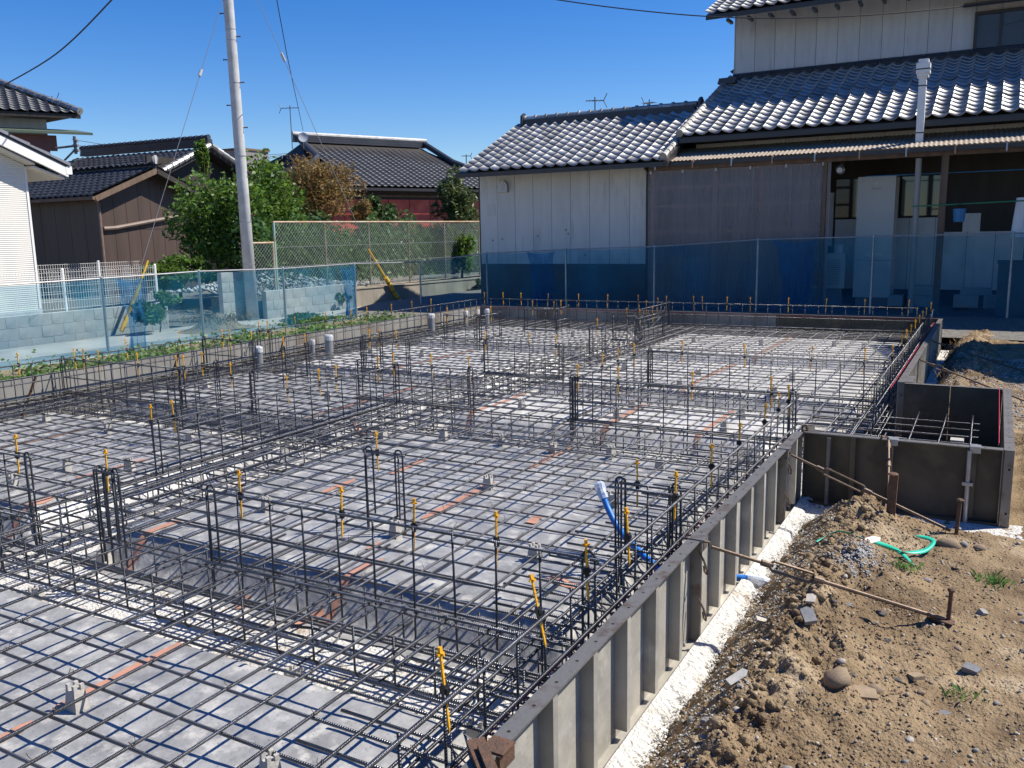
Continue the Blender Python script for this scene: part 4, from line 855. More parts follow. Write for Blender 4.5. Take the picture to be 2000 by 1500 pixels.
# weeds along the net fence
wp = []
for _ in range(20000):
    y = random.uniform(3.5, 13.8); x = -9.3 - abs(random.gauss(0, 1)) * 0.8
    if x < -11.45: continue
    k = 0.5 + 0.5 * fbm(x * 1.3, y * 1.3, 3, 3)
    if random.random() > k + .12: continue
    wp.append((x, y, -0.08 + random.random() ** 1.4 * (0.04 + 0.30 * max(0, k - .15))))
o = leaves('weeds', wp, 0.030, M_weed, None, 0.5, .6, 'stuff'); tag(o, 'green weeds along the foot of the left net fence', None)
tree('bushy weed clump growing at the foot of the striped guy guard', (-13.4, 10.7, -0.1), 0.3, (-13.4, 10.75, 0.28, 0.42, 0.7, 0.38), 10, 1800, 0.045, M_weed, 0.015, 'weed', 'weed_clump')
leaf_m = MB().grid(lin(-13.3, -12.1, 26), lin(10.7, 12.4, 30), lambda x, y: (x, y, -0.11 + 0.28 * math.exp(-((x + 12.75) / .32) ** 2 - ((y - 11.5) / .42) ** 2) * (1 + .3 * fbm(x * 6, y * 6, 2, 3))))
tag(leaf_m.build('soil_heap', M_straw if False else M_soil, smooth=True), 'low heap of soil and dry clippings behind the left net', 'heap')
grass('dry_clippings', [(random.gauss(-12.75, .28), random.gauss(11.5, .36), 0.02 + random.random() * .08) for _ in range(700)], 0.03, 0.12, M_straw, 'dry clippings on the soil heap', 'stuff', None, 0.004)
tree('low round weed patch on the alley in front of the utility pole', (-11.75, 13.0, -0.1), 0.1, (-11.75, 13.0, -0.02, 0.55, 1.0, 0.13), 12, 2200, 0.03, M_weed, 0.01, 'weed', 'weed_patch')

# ------------------------------------------------------------------ blue net fences
def net_strip(m, P, z0, z1, seed, sag=0.02):
    """net between successive fence tops; slight billow"""
    for i in range(len(P) - 1):
        a = Vector(P[i]); b = Vector(P[i + 1]); d = b - a; L = Vector((d.x, d.y, 0)).length; nrm = Vector((-d.y, d.x, 0)).normalized()
        nx = max(6, int(L / 0.12)); nz = 10
        def fn(u, v):
            p = a.lerp(b, u); z = z0 + (p.z - z0) * v
            o = (fbm(u * 3 + i * 7, v * 2, seed, 3) * 0.05) * math.sin(math.pi * min(1, v * 1.02)) * math.sin(math.pi * u) + 0.012 * math.sin(u * 40) * (1 - v)
            q = p + nrm * o; return (q.x, q.y, z - sag * math.sin(math.pi * u) * v)
        m.grid(lin(0, 1, nx), lin(0, 1, nz), fn)
def net_fence(label, P, z0, posts, rail=True):
    t = thing('net_fence', label, 'fence', (P[0][0], P[0][1], z0))
    for p in posts:
        MB().tube([(p[0], p[1], z0 - 0.3), (p[0], p[1], p[2] + 0.015)], 0.021, 8).cyl((p[0], p[1], p[2] + 0.012), (p[0], p[1], p[2] + 0.03), 0.027, 0.02, 8).build('post', M_galv, t)
    for i in range(len(P) - 1): MB().tube([P[i], P[i + 1]], 0.012, 8).build('rail', M_galv, t)
    for i in range(1 if z0 == 0.0 else 0, len(P) - 1):
        m = MB(); net_strip(m, [(q[0] + .02, q[1] - .02, q[2] - .005) for q in (P[i], P[i + 1])], z0, 0, i * 3.1); m.build('net', M_net, t, smooth=True)
    return t
PL = [(-11.5, 0.2, 1.0), (-11.5, 2.2, 1.0), (-11.5, 4.2, 1.01), (-11.5, 6.22, 1.02), (-11.5, 8.26, 1.03), (-11.5, 10.06, 1.05), (-11.5, 12.0, 1.01), (-11.5, 14.05, 1.02), (-11.5, 16.3, 0.98)]
net_fence('blue net fence on pipe posts along the alley, left side', PL[:-1], -0.12, PL[:-1])
PBk = [(-11.5, 14.05, 1.02), (-11.45, 16.3, 0.97), (-9.8, 16.5, 1.15), (-7.88, 16.5, 1.22), (-5.94, 16.5, 1.26), (-3.92, 16.5, 1.37), (-1.92, 16.5, 1.40), (0.2, 16.5, 1.42), (2.3, 16.5, 1.43), (4.3, 16.5, 1.43)]
net_fence('blue net fence on pipe posts in front of the houses at the back', PBk, 0.0, PBk[1:])
def net_rag(label, a, b, z0, z1, out, n=1):
    a = Vector((*a, 0)); b = Vector((*b, 0)); m = MB()
    def fn(u, v):
        w = 0.62 + 0.38 * v ** 2 + .1 * fbm(v * 3, z1, 1, 2)
        p = a.lerp(b, 0.5 + (u - .5) * w + 0.12 * (1 - v) * math.sin(v * 3)); o = 0.05 * math.sin(u * 17 + v * 3) * (1.1 - v) + fbm(u * 3, v * 3, z0, 2) * .06
        return (p.x + out[0] * o, p.y + out[1] * o, z0 + (z1 - z0) * v - 0.05 * math.sin(math.pi * u) * v)
    m.grid(lin(0, 1, 26), lin(0, 1, 18), fn); return tag(m.build('loose_net', M_net2, smooth=True), label, 'net')
net_rag('bunched blue net hanging to the ground left of the second post', (-11.4, 8.42), (-11.4, 8.95), -0.1, 1.02, (1, 0))
net_rag('gathered blue net tied at the end of the left fence', (-11.4, 13.45), (-11.4, 13.98), -0.1, 1.0, (1, 0))
net_rag('triangle of folded blue net on the fence before the white outbuilding', (-8.75, 16.42), (-8.1, 16.42), 0.1, 1.18, (0, -1))
net_rag('folded blue net tied to the rail before the smoky screen', (-3.6, 16.42), (-2.85, 16.42), 0.2, 1.36, (0, -1), 2)

# ------------------------------------------------------------------ left boundary: block wall, white mesh fence, pillar
def block_wall(label, p0, d, nlen, courses, z0, thick=0.12, bl=0.4, bh=0.2, name='block_wall'):
    d = Vector((*d, 0)); nn = Vector((-d.y, d.x, 0)); t = thing(name, label, 'wall', (p0[0], p0[1], z0)); rz = math.atan2(d.y, d.x)
    MB().box(0.004, -thick + 0.006, 0, nlen * bl - 0.004, -0.006, courses * bh - 0.004).build('mortar', M_mortar, t, local=True)
    t.rotation_euler = (0, 0, rz)
    def blk(l): return MB().box(0.005, -thick, 0.005, l - 0.005, 0.0, bh - 0.005).mesh('block', M_blockw)
    full, half = blk(bl), blk(bl / 2)
    for c in range(courses):
        s = 0.0
        if c % 2: inst('block', half, t, (0, random.uniform(-.002, .002), c * bh), local=True); s = bl / 2
        while s < nlen * bl - 0.3: inst('block', full, t, (s, random.uniform(-.002, .002), c * bh), local=True); s += bl
        if s < nlen * bl - 0.05: inst('block', half, t, (s, random.uniform(-.002, .002), c * bh), local=True)
    return t
block_wall('low grey concrete block wall under the white mesh fence', (-14.2, 2.7, -0.22), (0, 1), 22, 3, -0.22)
t = thing('mesh_fence', 'white steel mesh fence on top of the low block wall', 'fence', (-14.26, 7, 0.36))
zt = 1.08
for y in (3.5, 5.5, 7.5, 9.5, 11.42): MB().tube([(-14.26, y, 0.3), (-14.26, y, zt + 0.02)], 0.026, 8).cyl((-14.26, y, zt + .02), (-14.26, y, zt + .04), .026, .015, 8).build('post', M_white, t)
for k, (a, b) in enumerate(((3.52, 5.48), (5.52, 7.48), (7.52, 9.48), (9.52, 11.40))):
    m = MB()
    for y in np.arange(a + 0.025, b, 0.05): m.tube([(-14.235, y, 0.40), (-14.235, y, zt - .05), (-14.22, y, zt - 0.01), (-14.245, y, zt + .01)], 0.0028, 4)
    for z in (0.42, 0.55, 0.68, 0.81, 0.94, 1.05): m.tube([(-14.23, a, z), (-14.23, b, z)], 0.0034, 4)
    m.build('wire_panel', M_white, t)
t = thing('mesh_fence', 'white steel mesh fence set further back beside the cream house', 'fence', (-15.6, 10.5, 0.3))
for y in (9.9, 11.6): MB().tube([(-16.2, y, 0.0), (-16.2, y, 1.18)], 0.026, 8).build('post', M_white, t)
m = MB()
for y in np.arange(9.9, 12.6, 0.05): m.tube([(-16.19, y, 0.4), (-16.19, y, 1.14)], 0.0028, 4)
for z in (0.45, 0.6, 0.75, 0.9, 1.05, 1.13): m.tube([(-16.185, 9.9, z), (-16.185, 12.6, z)], 0.0034, 4)
m.build('wire_panel', M_white, t)
block_wall('grey concrete block pillar left of the utility pole', (-13.72, 12.45, -0.1), (0, 1), 2, 5, -0.1, name='block_pillar')
block_wall('grey block retaining wall right of the utility pole', (-13.38, 13.3, -0.12), (0, 1), 7, 3, -0.12, name='block_wall')
t = thing('retaining_wall', 'long stained concrete retaining wall under the chain link fence', 'wall', (-13, 18, -0.1))
MB().prism([(-13.36, 16.12, -0.4), (-12.62, 22.6, -0.4), (-12.80, 22.6, -0.4), (-13.56, 16.12, -0.4)], (0, 0, 0.72)).build('wall_face', M_retain, t)
MB().prism([(-13.34, 16.11, 0.3205), (-12.60, 22.61, 0.3205), (-12.82, 22.61, 0.3205), (-13.58, 16.11, 0.3205)], (0, 0, 0.03)).build('coping', M_retain, t)
tree('small green weed growing on the retaining wall left of the guy guard', (-13.2, 15.6, 0.1), 0.1, (-13.15, 15.7, 0.18, 0.18, 0.35, 0.16), 6, 500, 0.035, M_weed, .01, 'weed', 'weed_clump')
tree('dark weed hanging at the far end of the retaining wall', (-12.75, 21.0, 0.1), 0.1, (-12.7, 21.0, 0.2, 0.25, 0.6, 0.22), 6, 700, 0.04, M_leafD, .01, 'weed', 'weed_clump')
grass('wall_foot_weeds', [(-13.0 + (y - 18) * .11 + random.random() * .2, y, -0.1) for y in np.random.default_rng(3).uniform(17.6, 19.6, 260)], 0.03, 0.14, M_weed, 'weeds along the foot of the retaining wall', 'stuff', None, 0.008)
# chain link fence
t = thing('chain_link_fence', 'tall green chain link fence with a rusty top rail', 'fence', (-13.55, 18, 0.3))
cp_ = [(13.9, M_greenpost), (15.5, M_olivepost), (17.1, M_olivepost), (18.75, M_olivepost), (20.45, M_olivepost), (22.3, M_olivepost)]
CX = -13.5
for y, mt in cp_: MB().tube([(CX, y, 0.2), (CX, y, 1.90)], 0.025, 8).build('post', mt, t)
MB().tube([(CX, 13.88, 1.90), (CX, 22.4, 1.93)], 0.022, 8).build('top_rail', M_rustrail, t)
MB().tube([(CX, 13.9, 0.36), (CX, 22.4, 0.36)], 0.012, 6).build('bottom_rail', M_rustrail, t)
for z in (1.37, 0.95): MB().tube([(CX, 13.9, z), (CX, 22.3, z)], 0.005, 5).build('tension_wire', M_galv, t)
def chain(a, b, z0, z1, name='mesh'):
    m = MB(); p = 0.088; h = z1 - z0
    for s0 in np.arange(a - h, b + h, p):
        for sg in (1, -1):
            y0, y1 = (s0, s0 + h) if sg > 0 else (s0 + h, s0)
            ya, za, yb, zb = y0, z0, y1, z1
            k0 = max(0.0, min(1.0, (a - ya) / (yb - ya) if yb > ya else (ya - b) / (ya - yb))); k1 = min(1.0, max(0.0, (b - ya) / (yb - ya) if yb > ya else (ya - a) / (ya - yb)))
            if k1 - k0 < 0.02: continue
            m.tube([(CX + .012 * sg, ya + (yb - ya) * k0, za + (zb - za) * k0), (CX + .012 * sg, ya + (yb - ya) * k1, za + (zb - za) * k1)], 0.0042, 3, cap=False)
    return m
for i in range(5): chain(cp_[i][0], cp_[i + 1][0], 0.36, 1.9).build('mesh', M_chain, t)
t = thing('chain_link_fence', 'lower rusty chain link panel beside the utility pole', 'fence', (CX, 13.4, 0.3))
for y in (13.0, 13.84): MB().tube([(CX, y, 0.2), (CX, y, 1.47)], 0.024, 8).build('post', M_rustrail, t)
MB().tube([(CX, 12.9, 1.47), (CX, 13.86, 1.47)], 0.022, 8).build('top_rail', M_rustrail, t); chain(12.9, 13.84, 0.36, 1.47).build('mesh', M_chain, t)
# rubble on the raised lot
def rubble_pt():
    y = random.uniform(13.4, 18.0); x = random.uniform(-17, -13.75); return (x, y, 0.36 + 0.42 * math.exp(-((y - 15.3) / 1.6) ** 2 - ((x + 15.2) / 1.0) ** 2) * random.random() ** .3)
pebbles('rubble_heap', 'heap of pale broken rubble behind the chain link fence', 2600, rubble_pt, M_rubble, 0.015, 0.075)

# ------------------------------------------------------------------ utility pole, wires, guys
t = thing('utility_pole', 'tall grey concrete utility pole with climbing bolts', 'utility pole', (-13.42, 13.05, -0.1))
px, py = -13.42, 13.05; lean = Vector((0.0, -0.010, 1)).normalized()
def pole_at(z): return Vector((px, py, 0)) + lean * z
MB().tube([pole_at(-0.4), pole_at(3), pole_at(6.5), pole_at(10.5)], [0.128, 0.108, 0.094, 0.08], 28).build('shaft', M_pole, t, smooth=True)
for k, z in enumerate(np.arange(1.6, 9.5, 0.43)):
    c = pole_at(z); sd = rt0 if k % 2 else -rt0; rr = 0.118 - 0.0042 * z
    MB().tube([c + sd * (rr - 0.02), c + sd * (rr + 0.085)], 0.011, 6).tube([c + sd * (rr + 0.08), c + sd * (rr + 0.09)], 0.018, 6).build('climbing_bolt', M_rust, t)
for z in (1.05, 1.9, 3.2, 4.6, 5.4, 5.6):
    c = pole_at(z); MB().tube([c - lean * 0.008, c + lean * 0.008], 0.1265 - 0.0055 * z + (0.004 if z > 3 else 0.003), 28).build('band', M_galv, t)
def ray(u, v): return fw + rt * ((u - 1000) / FPX) - up * ((v - 750) / FPX)
def at(u, v, d): return Vector((0, 0, CAM_H)) + ray(u, v) * d
def sagline(a, b, sag, n=24): return [Vector(a).lerp(Vector(b), i / (n - 1)) - Vector((0, 0, sag * 4 * (i / (n - 1)) * (1 - i / (n - 1)))) for i in range(n)]
def wire(label, pts, r=0.011, mt=None): return tag(MB().tube(pts, r, 5).build('overhead_wire', mt or M_wire), label, 'wire')
wire('black cable crossing the upper left corner of the sky', curve([at(-60, 205, 19), at(0, 171, 18), at(110, 105, 16), at(215, 3, 14), at(250, -45, 13)], 10), 0.013)
wire('thin black cable sagging across the top right in front of the upper storey', curve([at(1000, -14, 18), at(1200, 15, 17.6), at(1400, 33, 17.2), at(1600, 34, 16.9), at(1800, 21, 16.7), at(2060, -8, 16.5)], 10), 0.012)
for k in range(3): wire('distant power line %s of three above the brown shed' % ('topmost', 'middle', 'lowest')[k], sagline(tuple(at(140, 272 + k * 10, 60)), tuple(at(560, 300 + k * 3, 75)), 0.5), 0.02)
t = thing('guy_wire', 'guy wire with a white insulator running down to the striped guard, left', 'guy wire', (-13.9, 10.2, -0.1))
MB().tube([(-13.85, 10.25, -0.05), tuple(pole_at(6.4))], 0.006, 5).build('wire', M_guy, t); MB().tube([Vector((-13.54, 12.27, 4.70)) - Vector((0, .03, .06)), Vector((-13.54, 12.27, 4.70)) + Vector((0, .03, .06))], 0.03, 10).build('insulator', M_cap, t)
MB().tube([(-13.85, 10.25, -0.05), (-13.845, 10.72, 0.75)], 0.035, 10).tube([(-13.845, 10.72, 0.75), (-13.842, 10.95, 1.2)], 0.017, 8).build('guard', M_guard, t)
t = thing('guy_wire', 'guy wire with a stout yellow guard in front of the retaining wall', 'guy wire', (-13.1, 17.75, -0.1))
MB().tube([(-13.1, 17.75, -0.05), (-13.25, 16.7, 1.32), tuple(pole_at(7.6))], 0.006, 5).build('wire', M_guy, t)
q_ = Vector((-13.25, 16.7, 1.32)).lerp(pole_at(7.6), 0.62); q2_ = Vector((-13.25, 16.7, 1.32)).lerp(pole_at(7.6), 0.645)
MB().tube([q_, q2_], 0.03, 10).build('insulator', M_cap, t)
MB().tube([(-13.1, 17.75, -0.1), (-13.18, 17.28, 0.55)], 0.055, 12).tube([(-13.18, 17.27, 0.56), (-13.25, 16.75, 1.26)], 0.022, 8).build('guard', M_guard, t)
for z in (0.12, 0.3, 0.52): MB().tube([Vector((-13.1, 17.75, -0.1)).lerp(Vector((-13.18, 17.28, 0.55)), z / .65), Vector((-13.1, 17.75, -0.1)).lerp(Vector((-13.18, 17.28, 0.55)), z / .65 + .03)], 0.0575, 12).build('band', M_black, t)
wire('long black wire with a small insulator right of the utility pole', [tuple(at(537, -20, 14)), tuple(at(560, 105, 17)), tuple(at(592, 255, 30))], 0.008)

# ------------------------------------------------------------------ roof tiles
TW, TLn = 0.265, 0.235
def tile_profile(s): return 0.064 * (abs((s - 0.58) / 0.58) ** 1.7 if s < 0.58 else abs((s - 0.58) / 0.42) ** 1.7) - 0.026
def tile_mesh(mt, w=TW, l=TLn, n=8):
    m = MB(); th = 0.017; over = 0.05
    top = [[(w * i / n, 0.0 if j == 0 else l + over, tile_profile(i / n) + (0.034 if j == 0 else 0.010)) for i in range(n + 1)] for j in (0, 1)]
    V = top[0] + top[1] + [(x, y + 0.001, z - th) for x, y, z in top[0]]
    F = [(i, i + 1, n + 2 + i, n + 1 + i) for i in range(n)] + [(2 * (n + 1) + i, 2 * (n + 1) + i + 1, i + 1, i) for i in range(n)]
    m.add(V, F); return m.mesh('tile', mt, False)
TILE = tile_mesh(M_tile)
for p in TILE.polygons: p.use_smooth = p.index < 8
def tiles_np(name, parent, org, u, v, n_, cells, mt, w=TW, l=TLn, kind='stuff', local=False):
    """joined tiles; cells = list of (col,row)"""
    org, u, v, n_ = (np.array(q, float) for q in (org, u, v, n_)); me = tile_mesh(mt, w, l, 6)
    tv = np.array([p.co[:] for p in me.vertices]); tf = np.array([p.vertices[:] for p in me.polygons]); V = []; F = []
    for c, r in cells:
        jx = random.uniform(-.004, .004)
        q = tv + np.array([c * w + jx, r * l, random.uniform(-.003, .003)]); V.append(org + q[:, :1] * u + q[:, 1:2] * v + q[:, 2:] * n_); F.append(tf + len(F) * len(tv))
    o = join_np(name, np.concatenate(V), np.concatenate(F), mt, parent)
    if kind: o['kind'] = kind
    return o
def roof_tiles_inst(parent, x0, y0, z0, slope, ncol, nrow, keep):
    """single tiles as objects on a slope that rises along +Y; returns cells not kept"""
    a = math.atan(slope); rest = []
    for r in range(nrow):
        for c in range(ncol):
            if keep(c, r):
                o = inst('tile', TILE, parent, (x0 + c * TW + random.uniform(-.004, .004), y0 + r * TLn * math.cos(a), z0 + r * TLn * math.sin(a) + random.uniform(-.002, .003)), (a + random.uniform(-.022, .022), random.uniform(-.022, .022), random.uniform(-.012, .012)))
            else: rest.append((c, r))
    return rest
def siding(parent, x0, x1, y, z0, z1, mt, pitch=0.455, zf=None, th=0.014, name='siding_board'):
    n = int(math.ceil((x1 - x0) / pitch - 0.02)); k = 0
    for i in range(n):
        a = x0 + i * pitch; b = min(x1, a + pitch)
        MB().box(a + 0.004, y - th, z0, b - 0.004, y, z1).build(name, mt, parent)

# ------------------------------------------------------------------ white outbuilding (right of centre)
t = thing('outbuilding', 'white panelled outbuilding with a silver tiled gable roof, right of centre', 'outbuilding', (-8.4, 19, 0.0))
wl_ = MB().box(-10.42, 17.32, -0.1, -6.42, 20.6, 2.90).add([(-10.42, 17.32, 2.9), (-10.42, 20.6, 2.9), (-10.42, 20.6, 3.35), (-10.42, 19.5, 4.05)], [(0, 1, 2, 3)]).add([(-6.42, 17.32, 2.9), (-6.42, 19.5, 4.05), (-6.42, 20.6, 3.35), (-6.42, 20.6, 2.9)], [(0, 1, 2, 3)])
wl_.build('wall', M_base, t)
siding(t, -10.42, -6.42, 17.318, 0.89, 2.90, M_siding)
MB().box(-10.44, 17.29, -0.05, -6.41, 17.318, 0.885).build('base_panel', M_base, t)
MB().box(-10.445, 17.30, -0.05, -10.425, 20.6, 2.9).build('side_wall', M_brown, t)
v_ = MB(); pr = [(-0.12, 0), (0.12, 0), (0.12, 0.12)] + [(0.12 * math.cos(q), 0.12 + 0.13 * math.sin(q)) for q in lin(0.2, 2.9, 7)] + [(-0.12, 0.12)]
v_.prism([(-9.77 + x, 17.30, 2.48 + z) for x, z in pr], (0, -0.10, 0)); v_.build('vent_hood', M_galv, t)
MB().box(-10.25, 17.295, 1.97, -10.02, 17.303, 2.23).build('hatch_cover', M_siding, t)
for x, z in ((-10.1, 1.42), (-9.85, 1.45), (-8.95, 1.5), (-8.25, 1.62), (-8.2, 1.54), (-7.8, 1.08)): MB().cyl((x, 17.300, z), (x, 17.304, z), 0.022, n=8).build('scuff_mark', M_greyb, t)
MB().tube([(-6.36, 17.27, 0.0), (-6.36, 17.27, 2.75), (-6.36, 17.0, 2.86)], 0.038, 10).build('downpipe', M_gutter, t)
SL = 0.446; aSL = math.atan(SL)
rf = MB().prism([(-10.60, 16.70, 2.90), (-10.60, 19.5, 4.149), (-10.60, 20.9, 3.25), (-10.60, 20.9, 3.17), (-10.60, 19.5, 4.06), (-10.60, 16.70, 2.82)], (4.85, 0, 0)).build('roof', M_gutter, t)
rest = roof_tiles_inst(rf, -10.55, 16.66, 2.925, SL, 18, 13, lambda c, r: True)
ra_ = math.atan2(0.9, 1.4)
tiles_np('tiles_rear_slope', rf, (-5.8, 20.94, 3.28), (-1, 0, 0), (0, -math.cos(ra_), math.sin(ra_)), (0, math.sin(ra_), math.cos(ra_)), [(c, r) for c in range(18) for r in range(7)], M_tile)
MB().box(-10.62, 16.60, 2.80, -5.78, 16.66, 2.885).build('gutter', M_gutter, rf)
for k in range(4): MB().box(-10.42 + .02 * k, 19.5 - 0.13 + 0.012 * k, 4.13 + 0.045 * k, -6.05 - .02 * k, 19.5 + 0.13 - 0.012 * k, 4.17 + 0.045 * k).build('ridge_course', M_tile2, rf)
for k in range(15): MB().tube([(-10.40 + 0.29 * k, 19.5, 4.33), (-10.40 + 0.29 * k + 0.04, 19.5, 4.333), (-10.40 + 0.29 * k + 0.05, 19.5, 4.325), (-10.40 + 0.29 * k + 0.284, 19.5, 4.32)], [0.085, 0.085, 0.07, 0.07], 10).build('ridge_cap', M_tile, rf)
for x in (-10.45, -6.0): MB().prism([(x, 19.5 - 0.16, 4.1), (x, 19.5 + 0.16, 4.1), (x, 19.5 + 0.13, 4.4), (x, 19.5, 4.47), (x, 19.5 - 0.13, 4.4)], (0.06, 0, 0)).build('ridge_end_tile', M_tile2, rf)
for r in range(13):                                  # right verge of round tiles
    p = Vector((-5.83, 16.64 + r * TLn * math.cos(aSL), 2.99 + r * TLn * math.sin(aSL))); d = Vector((0, math.cos(aSL), math.sin(aSL)))
    MB().tube([p, p + d * 0.045, p + d * 0.05, p + d * 0.25], [0.078, 0.078, 0.064, 0.064], 10).build('verge_tile', M_tile, rf)
MB().bar((-5.74, 16.55, 2.84), (-5.74, 17.35, 3.2), 0.05, 0.14).build('verge_board', M_gutter, rf)

# ------------------------------------------------------------------ main house on the right
t = thing('house', 'two storey house with grey siding and silver tiled roofs, right side', 'house', (-1.5, 22, 0.0))
HX1 = 4.2
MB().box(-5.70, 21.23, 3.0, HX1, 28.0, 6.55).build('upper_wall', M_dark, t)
siding(t, -5.70, -0.72, 21.228, 4.75, 6.55, M_siding2); siding(t, 0.22, HX1, 21.228, 4.75, 6.55, M_siding2)
siding(t, -0.72, 0.22, 21.226, 4.75, 5.02, M_siding2, 0.47); siding(t, -0.72, 0.22, 21.226, 5.86, 6.55, M_siding2, 0.47)
MB().box(-5.72, 21.20, 4.7, -5.70, 28, 6.5).build('upper_side_wall', M_siding2, t)
# upper window
w = MB().box(-0.74, 21.10, 5.02, 0.24, 21.20, 5.07).box(-0.74, 21.10, 5.80, 0.24, 21.20, 5.86).box(-0.74, 21.10, 5.071, -0.69, 21.20, 5.799).box(0.19, 21.10, 5.071, 0.24, 21.20, 5.799).box(-0.28, 21.12, 5.071, -0.23, 21.19, 5.799).build('window', M_frame, t)
MB().box(-0.69, 21.165, 5.07, -0.28, 21.172, 5.80).build('pane', M_curtain, w); MB().box(-0.23, 21.155, 5.07, 0.19, 21.162, 5.80).build('pane', M_curtain, w)
MB().box(-0.69, 21.135, 5.07, -0.28, 21.139, 5.80).box(-0.23, 21.125, 5.07, 0.19, 21.129, 5.80).build('glazing', see_through(mat('clear_window_glass', (0.03, 0.035, 0.04), 0.05, spec=0.8), 0.7), w)
MB().prism([(-0.95, 20.75, 5.90), (-0.95, 21.21, 6.02), (-0.95, 21.21, 6.08), (-0.95, 20.73, 5.96)], (1.5, 0, 0)).build('window_hood', M_gutter, t)
# upper roof
UE = (20.0, 6.27); us = 0.45; ua = math.atan(us)
ur = MB().prism([(-6.05, UE[0], UE[1]), (-6.05, 24.6, UE[1] + us * 4.6), (-6.05, 28.8, UE[1]), (-6.05, 28.8, UE[1] - .1), (-6.05, 24.6, UE[1] + us * 4.6 - .1), (-6.05, UE[0], UE[1] - .1)], (HX1 + 6.6, 0, 0)).build('upper_roof', M_gutter, t)
rest = roof_tiles_inst(ur, -6.05, UE[0] - 0.04, UE[1] + 0.03, us, 40, 21, lambda c, r: c < 14 and r < 2)
tiles_np('tiles', ur, (-6.05, UE[0] - 0.04, UE[1] + 0.03), (1, 0, 0), (0, math.cos(ua), math.sin(ua)), (0, -math.sin(ua), math.cos(ua)), rest, M_tile)
for k in range(10): MB().box(-5.6 + k * 0.455, 20.03, 6.10, -5.54 + k * 0.455, 20.4, 6.16).build('rafter_end', M_gutter, ur)
MB().prism([(-6.0, 21.9, 5.35), (-5.72, 21.9, 5.5), (-5.72, 21.9, 5.2), (-5.95, 21.9, 5.30)], (0, 2.0, 0)).build('side_eave', M_gutter, t)
# lower roof
LE = (17.38, 3.40); ls = 0.426; la = math.atan(ls)
lr = MB().prism([(-5.70, LE[0], LE[1]), (-5.70, 21.21, LE[1] + ls * 3.83), (-5.70, 21.21, LE[1] + ls * 3.83 - .1), (-5.70, LE[0], LE[1] - .1)], (HX1 + 5.7, 0, 0)).build('lower_roof', M_gutter, t)
keep = lambda c, r: c <= 23 and r < 12
rest = roof_tiles_inst(lr, -5.68, LE[0] - 0.04, LE[1] + 0.03, ls, 37, 17, keep)
tiles_np('tiles', lr, (-5.68, LE[0] - 0.04, LE[1] + 0.03), (1, 0, 0), (0, math.cos(la), math.sin(la)), (0, -math.sin(la), math.cos(la)), rest, M_tile)
MB().box(-5.72, LE[0] - 0.10, LE[1] - 0.12, HX1, LE[0] - 0.03, LE[1] - 0.03).build('gutter', M_gutter, lr)
for k in range(22): MB().tube([(-5.70 + .45 * k, 21.12, 5.06), (-5.70 + .45 * k + .44, 21.12, 5.06)], 0.09, 8).build('wall_ridge_tile', M_tile2, lr)
for r in range(17):
    p = Vector((-5.74, LE[0] - .04 + r * TLn * math.cos(la), LE[1] + 0.08 + r * TLn * math.sin(la))); d = Vector((0, math.cos(la), math.sin(la)))
    MB().tube([p, p + d * 0.045, p + d * 0.05, p + d * 0.25], [0.08, 0.08, 0.066, 0.066], 10).build('verge_tile', M_tile, lr)
for k in range(3): MB().box(-5.9, 20.5 + .05 * k, 4.86 + k * .05, -5.5, 20.75 - .03 * k, 4.90 + k * .05).build('ridge_course', M_tile2, lr)
# lower wall under the eaves and under the canopy
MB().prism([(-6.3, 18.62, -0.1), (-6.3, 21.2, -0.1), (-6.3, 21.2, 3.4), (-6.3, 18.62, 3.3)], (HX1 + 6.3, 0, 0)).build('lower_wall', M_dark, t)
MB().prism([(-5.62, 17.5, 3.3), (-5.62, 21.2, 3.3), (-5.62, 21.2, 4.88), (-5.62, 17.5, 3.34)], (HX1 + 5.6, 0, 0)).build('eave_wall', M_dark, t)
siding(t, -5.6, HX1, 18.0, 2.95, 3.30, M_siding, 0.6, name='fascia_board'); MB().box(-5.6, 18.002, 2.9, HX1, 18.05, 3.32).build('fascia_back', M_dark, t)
siding(t, -2.9, -1.0, 18.61, 0.35, 1.72, M_siding, 0.455); siding(t, -1.0, 0.42, 18.61, 0.35, 1.44, M_siding, 0.47); siding(t, 0.42, HX1, 18.61, 0.35, 1.44, M_siding, 0.47)
siding(t, -0.62, -0.32, 18.60, 1.44, 1.78, M_siding, 0.4); siding(t, -3.1, -2.93, 18.58, 1.2, 2.25, M_siding, 0.2)
for x0, x1 in ((-2.9, -2.35), (-1.7, -1.0)): MB().box(x0, 18.57, 1.76, x1, 18.60, 2.5).build('window', M_glass, t)
# canopy
ca = MB(); n = int((HX1 + 6.25) / 0.019)
ca.grid(lin(-6.2, HX1, n), [16.72, 17.2, 17.98], lambda x, y: (x, y, 2.90 + (y - 16.72) * 0.26 + 0.010 * math.cos(2 * math.pi * x / 0.076)))
ca.build('canopy_sheet', M_canopy, t, smooth=True)
MB().box(-6.25, 16.64, 2.80, HX1, 16.70, 2.87).build('canopy_gutter', M_gutter, t); MB().box(-6.2, 16.86, 2.74, HX1, 16.96, 2.86).build('canopy_beam', M_wood, t)
for k in range(14): MB().box(-6.0 + .75 * k, 16.62, 2.74, -5.975 + .75 * k, 16.72, 2.885).build('gutter_bracket', M_wood2 if k % 2 else M_galv, t)
for x, r in ((-6.2, 0), (-2.85, 0.03), (-0.90, 0.055), (1.6, 0.05), (3.9, .05)):
    if r: MB().bar((x, 16.92, -0.05), (x + 0.01, 16.92, 2.74), 2 * r, 2 * r, upv=(0, 1, 0)).build('canopy_post', M_wood, t)
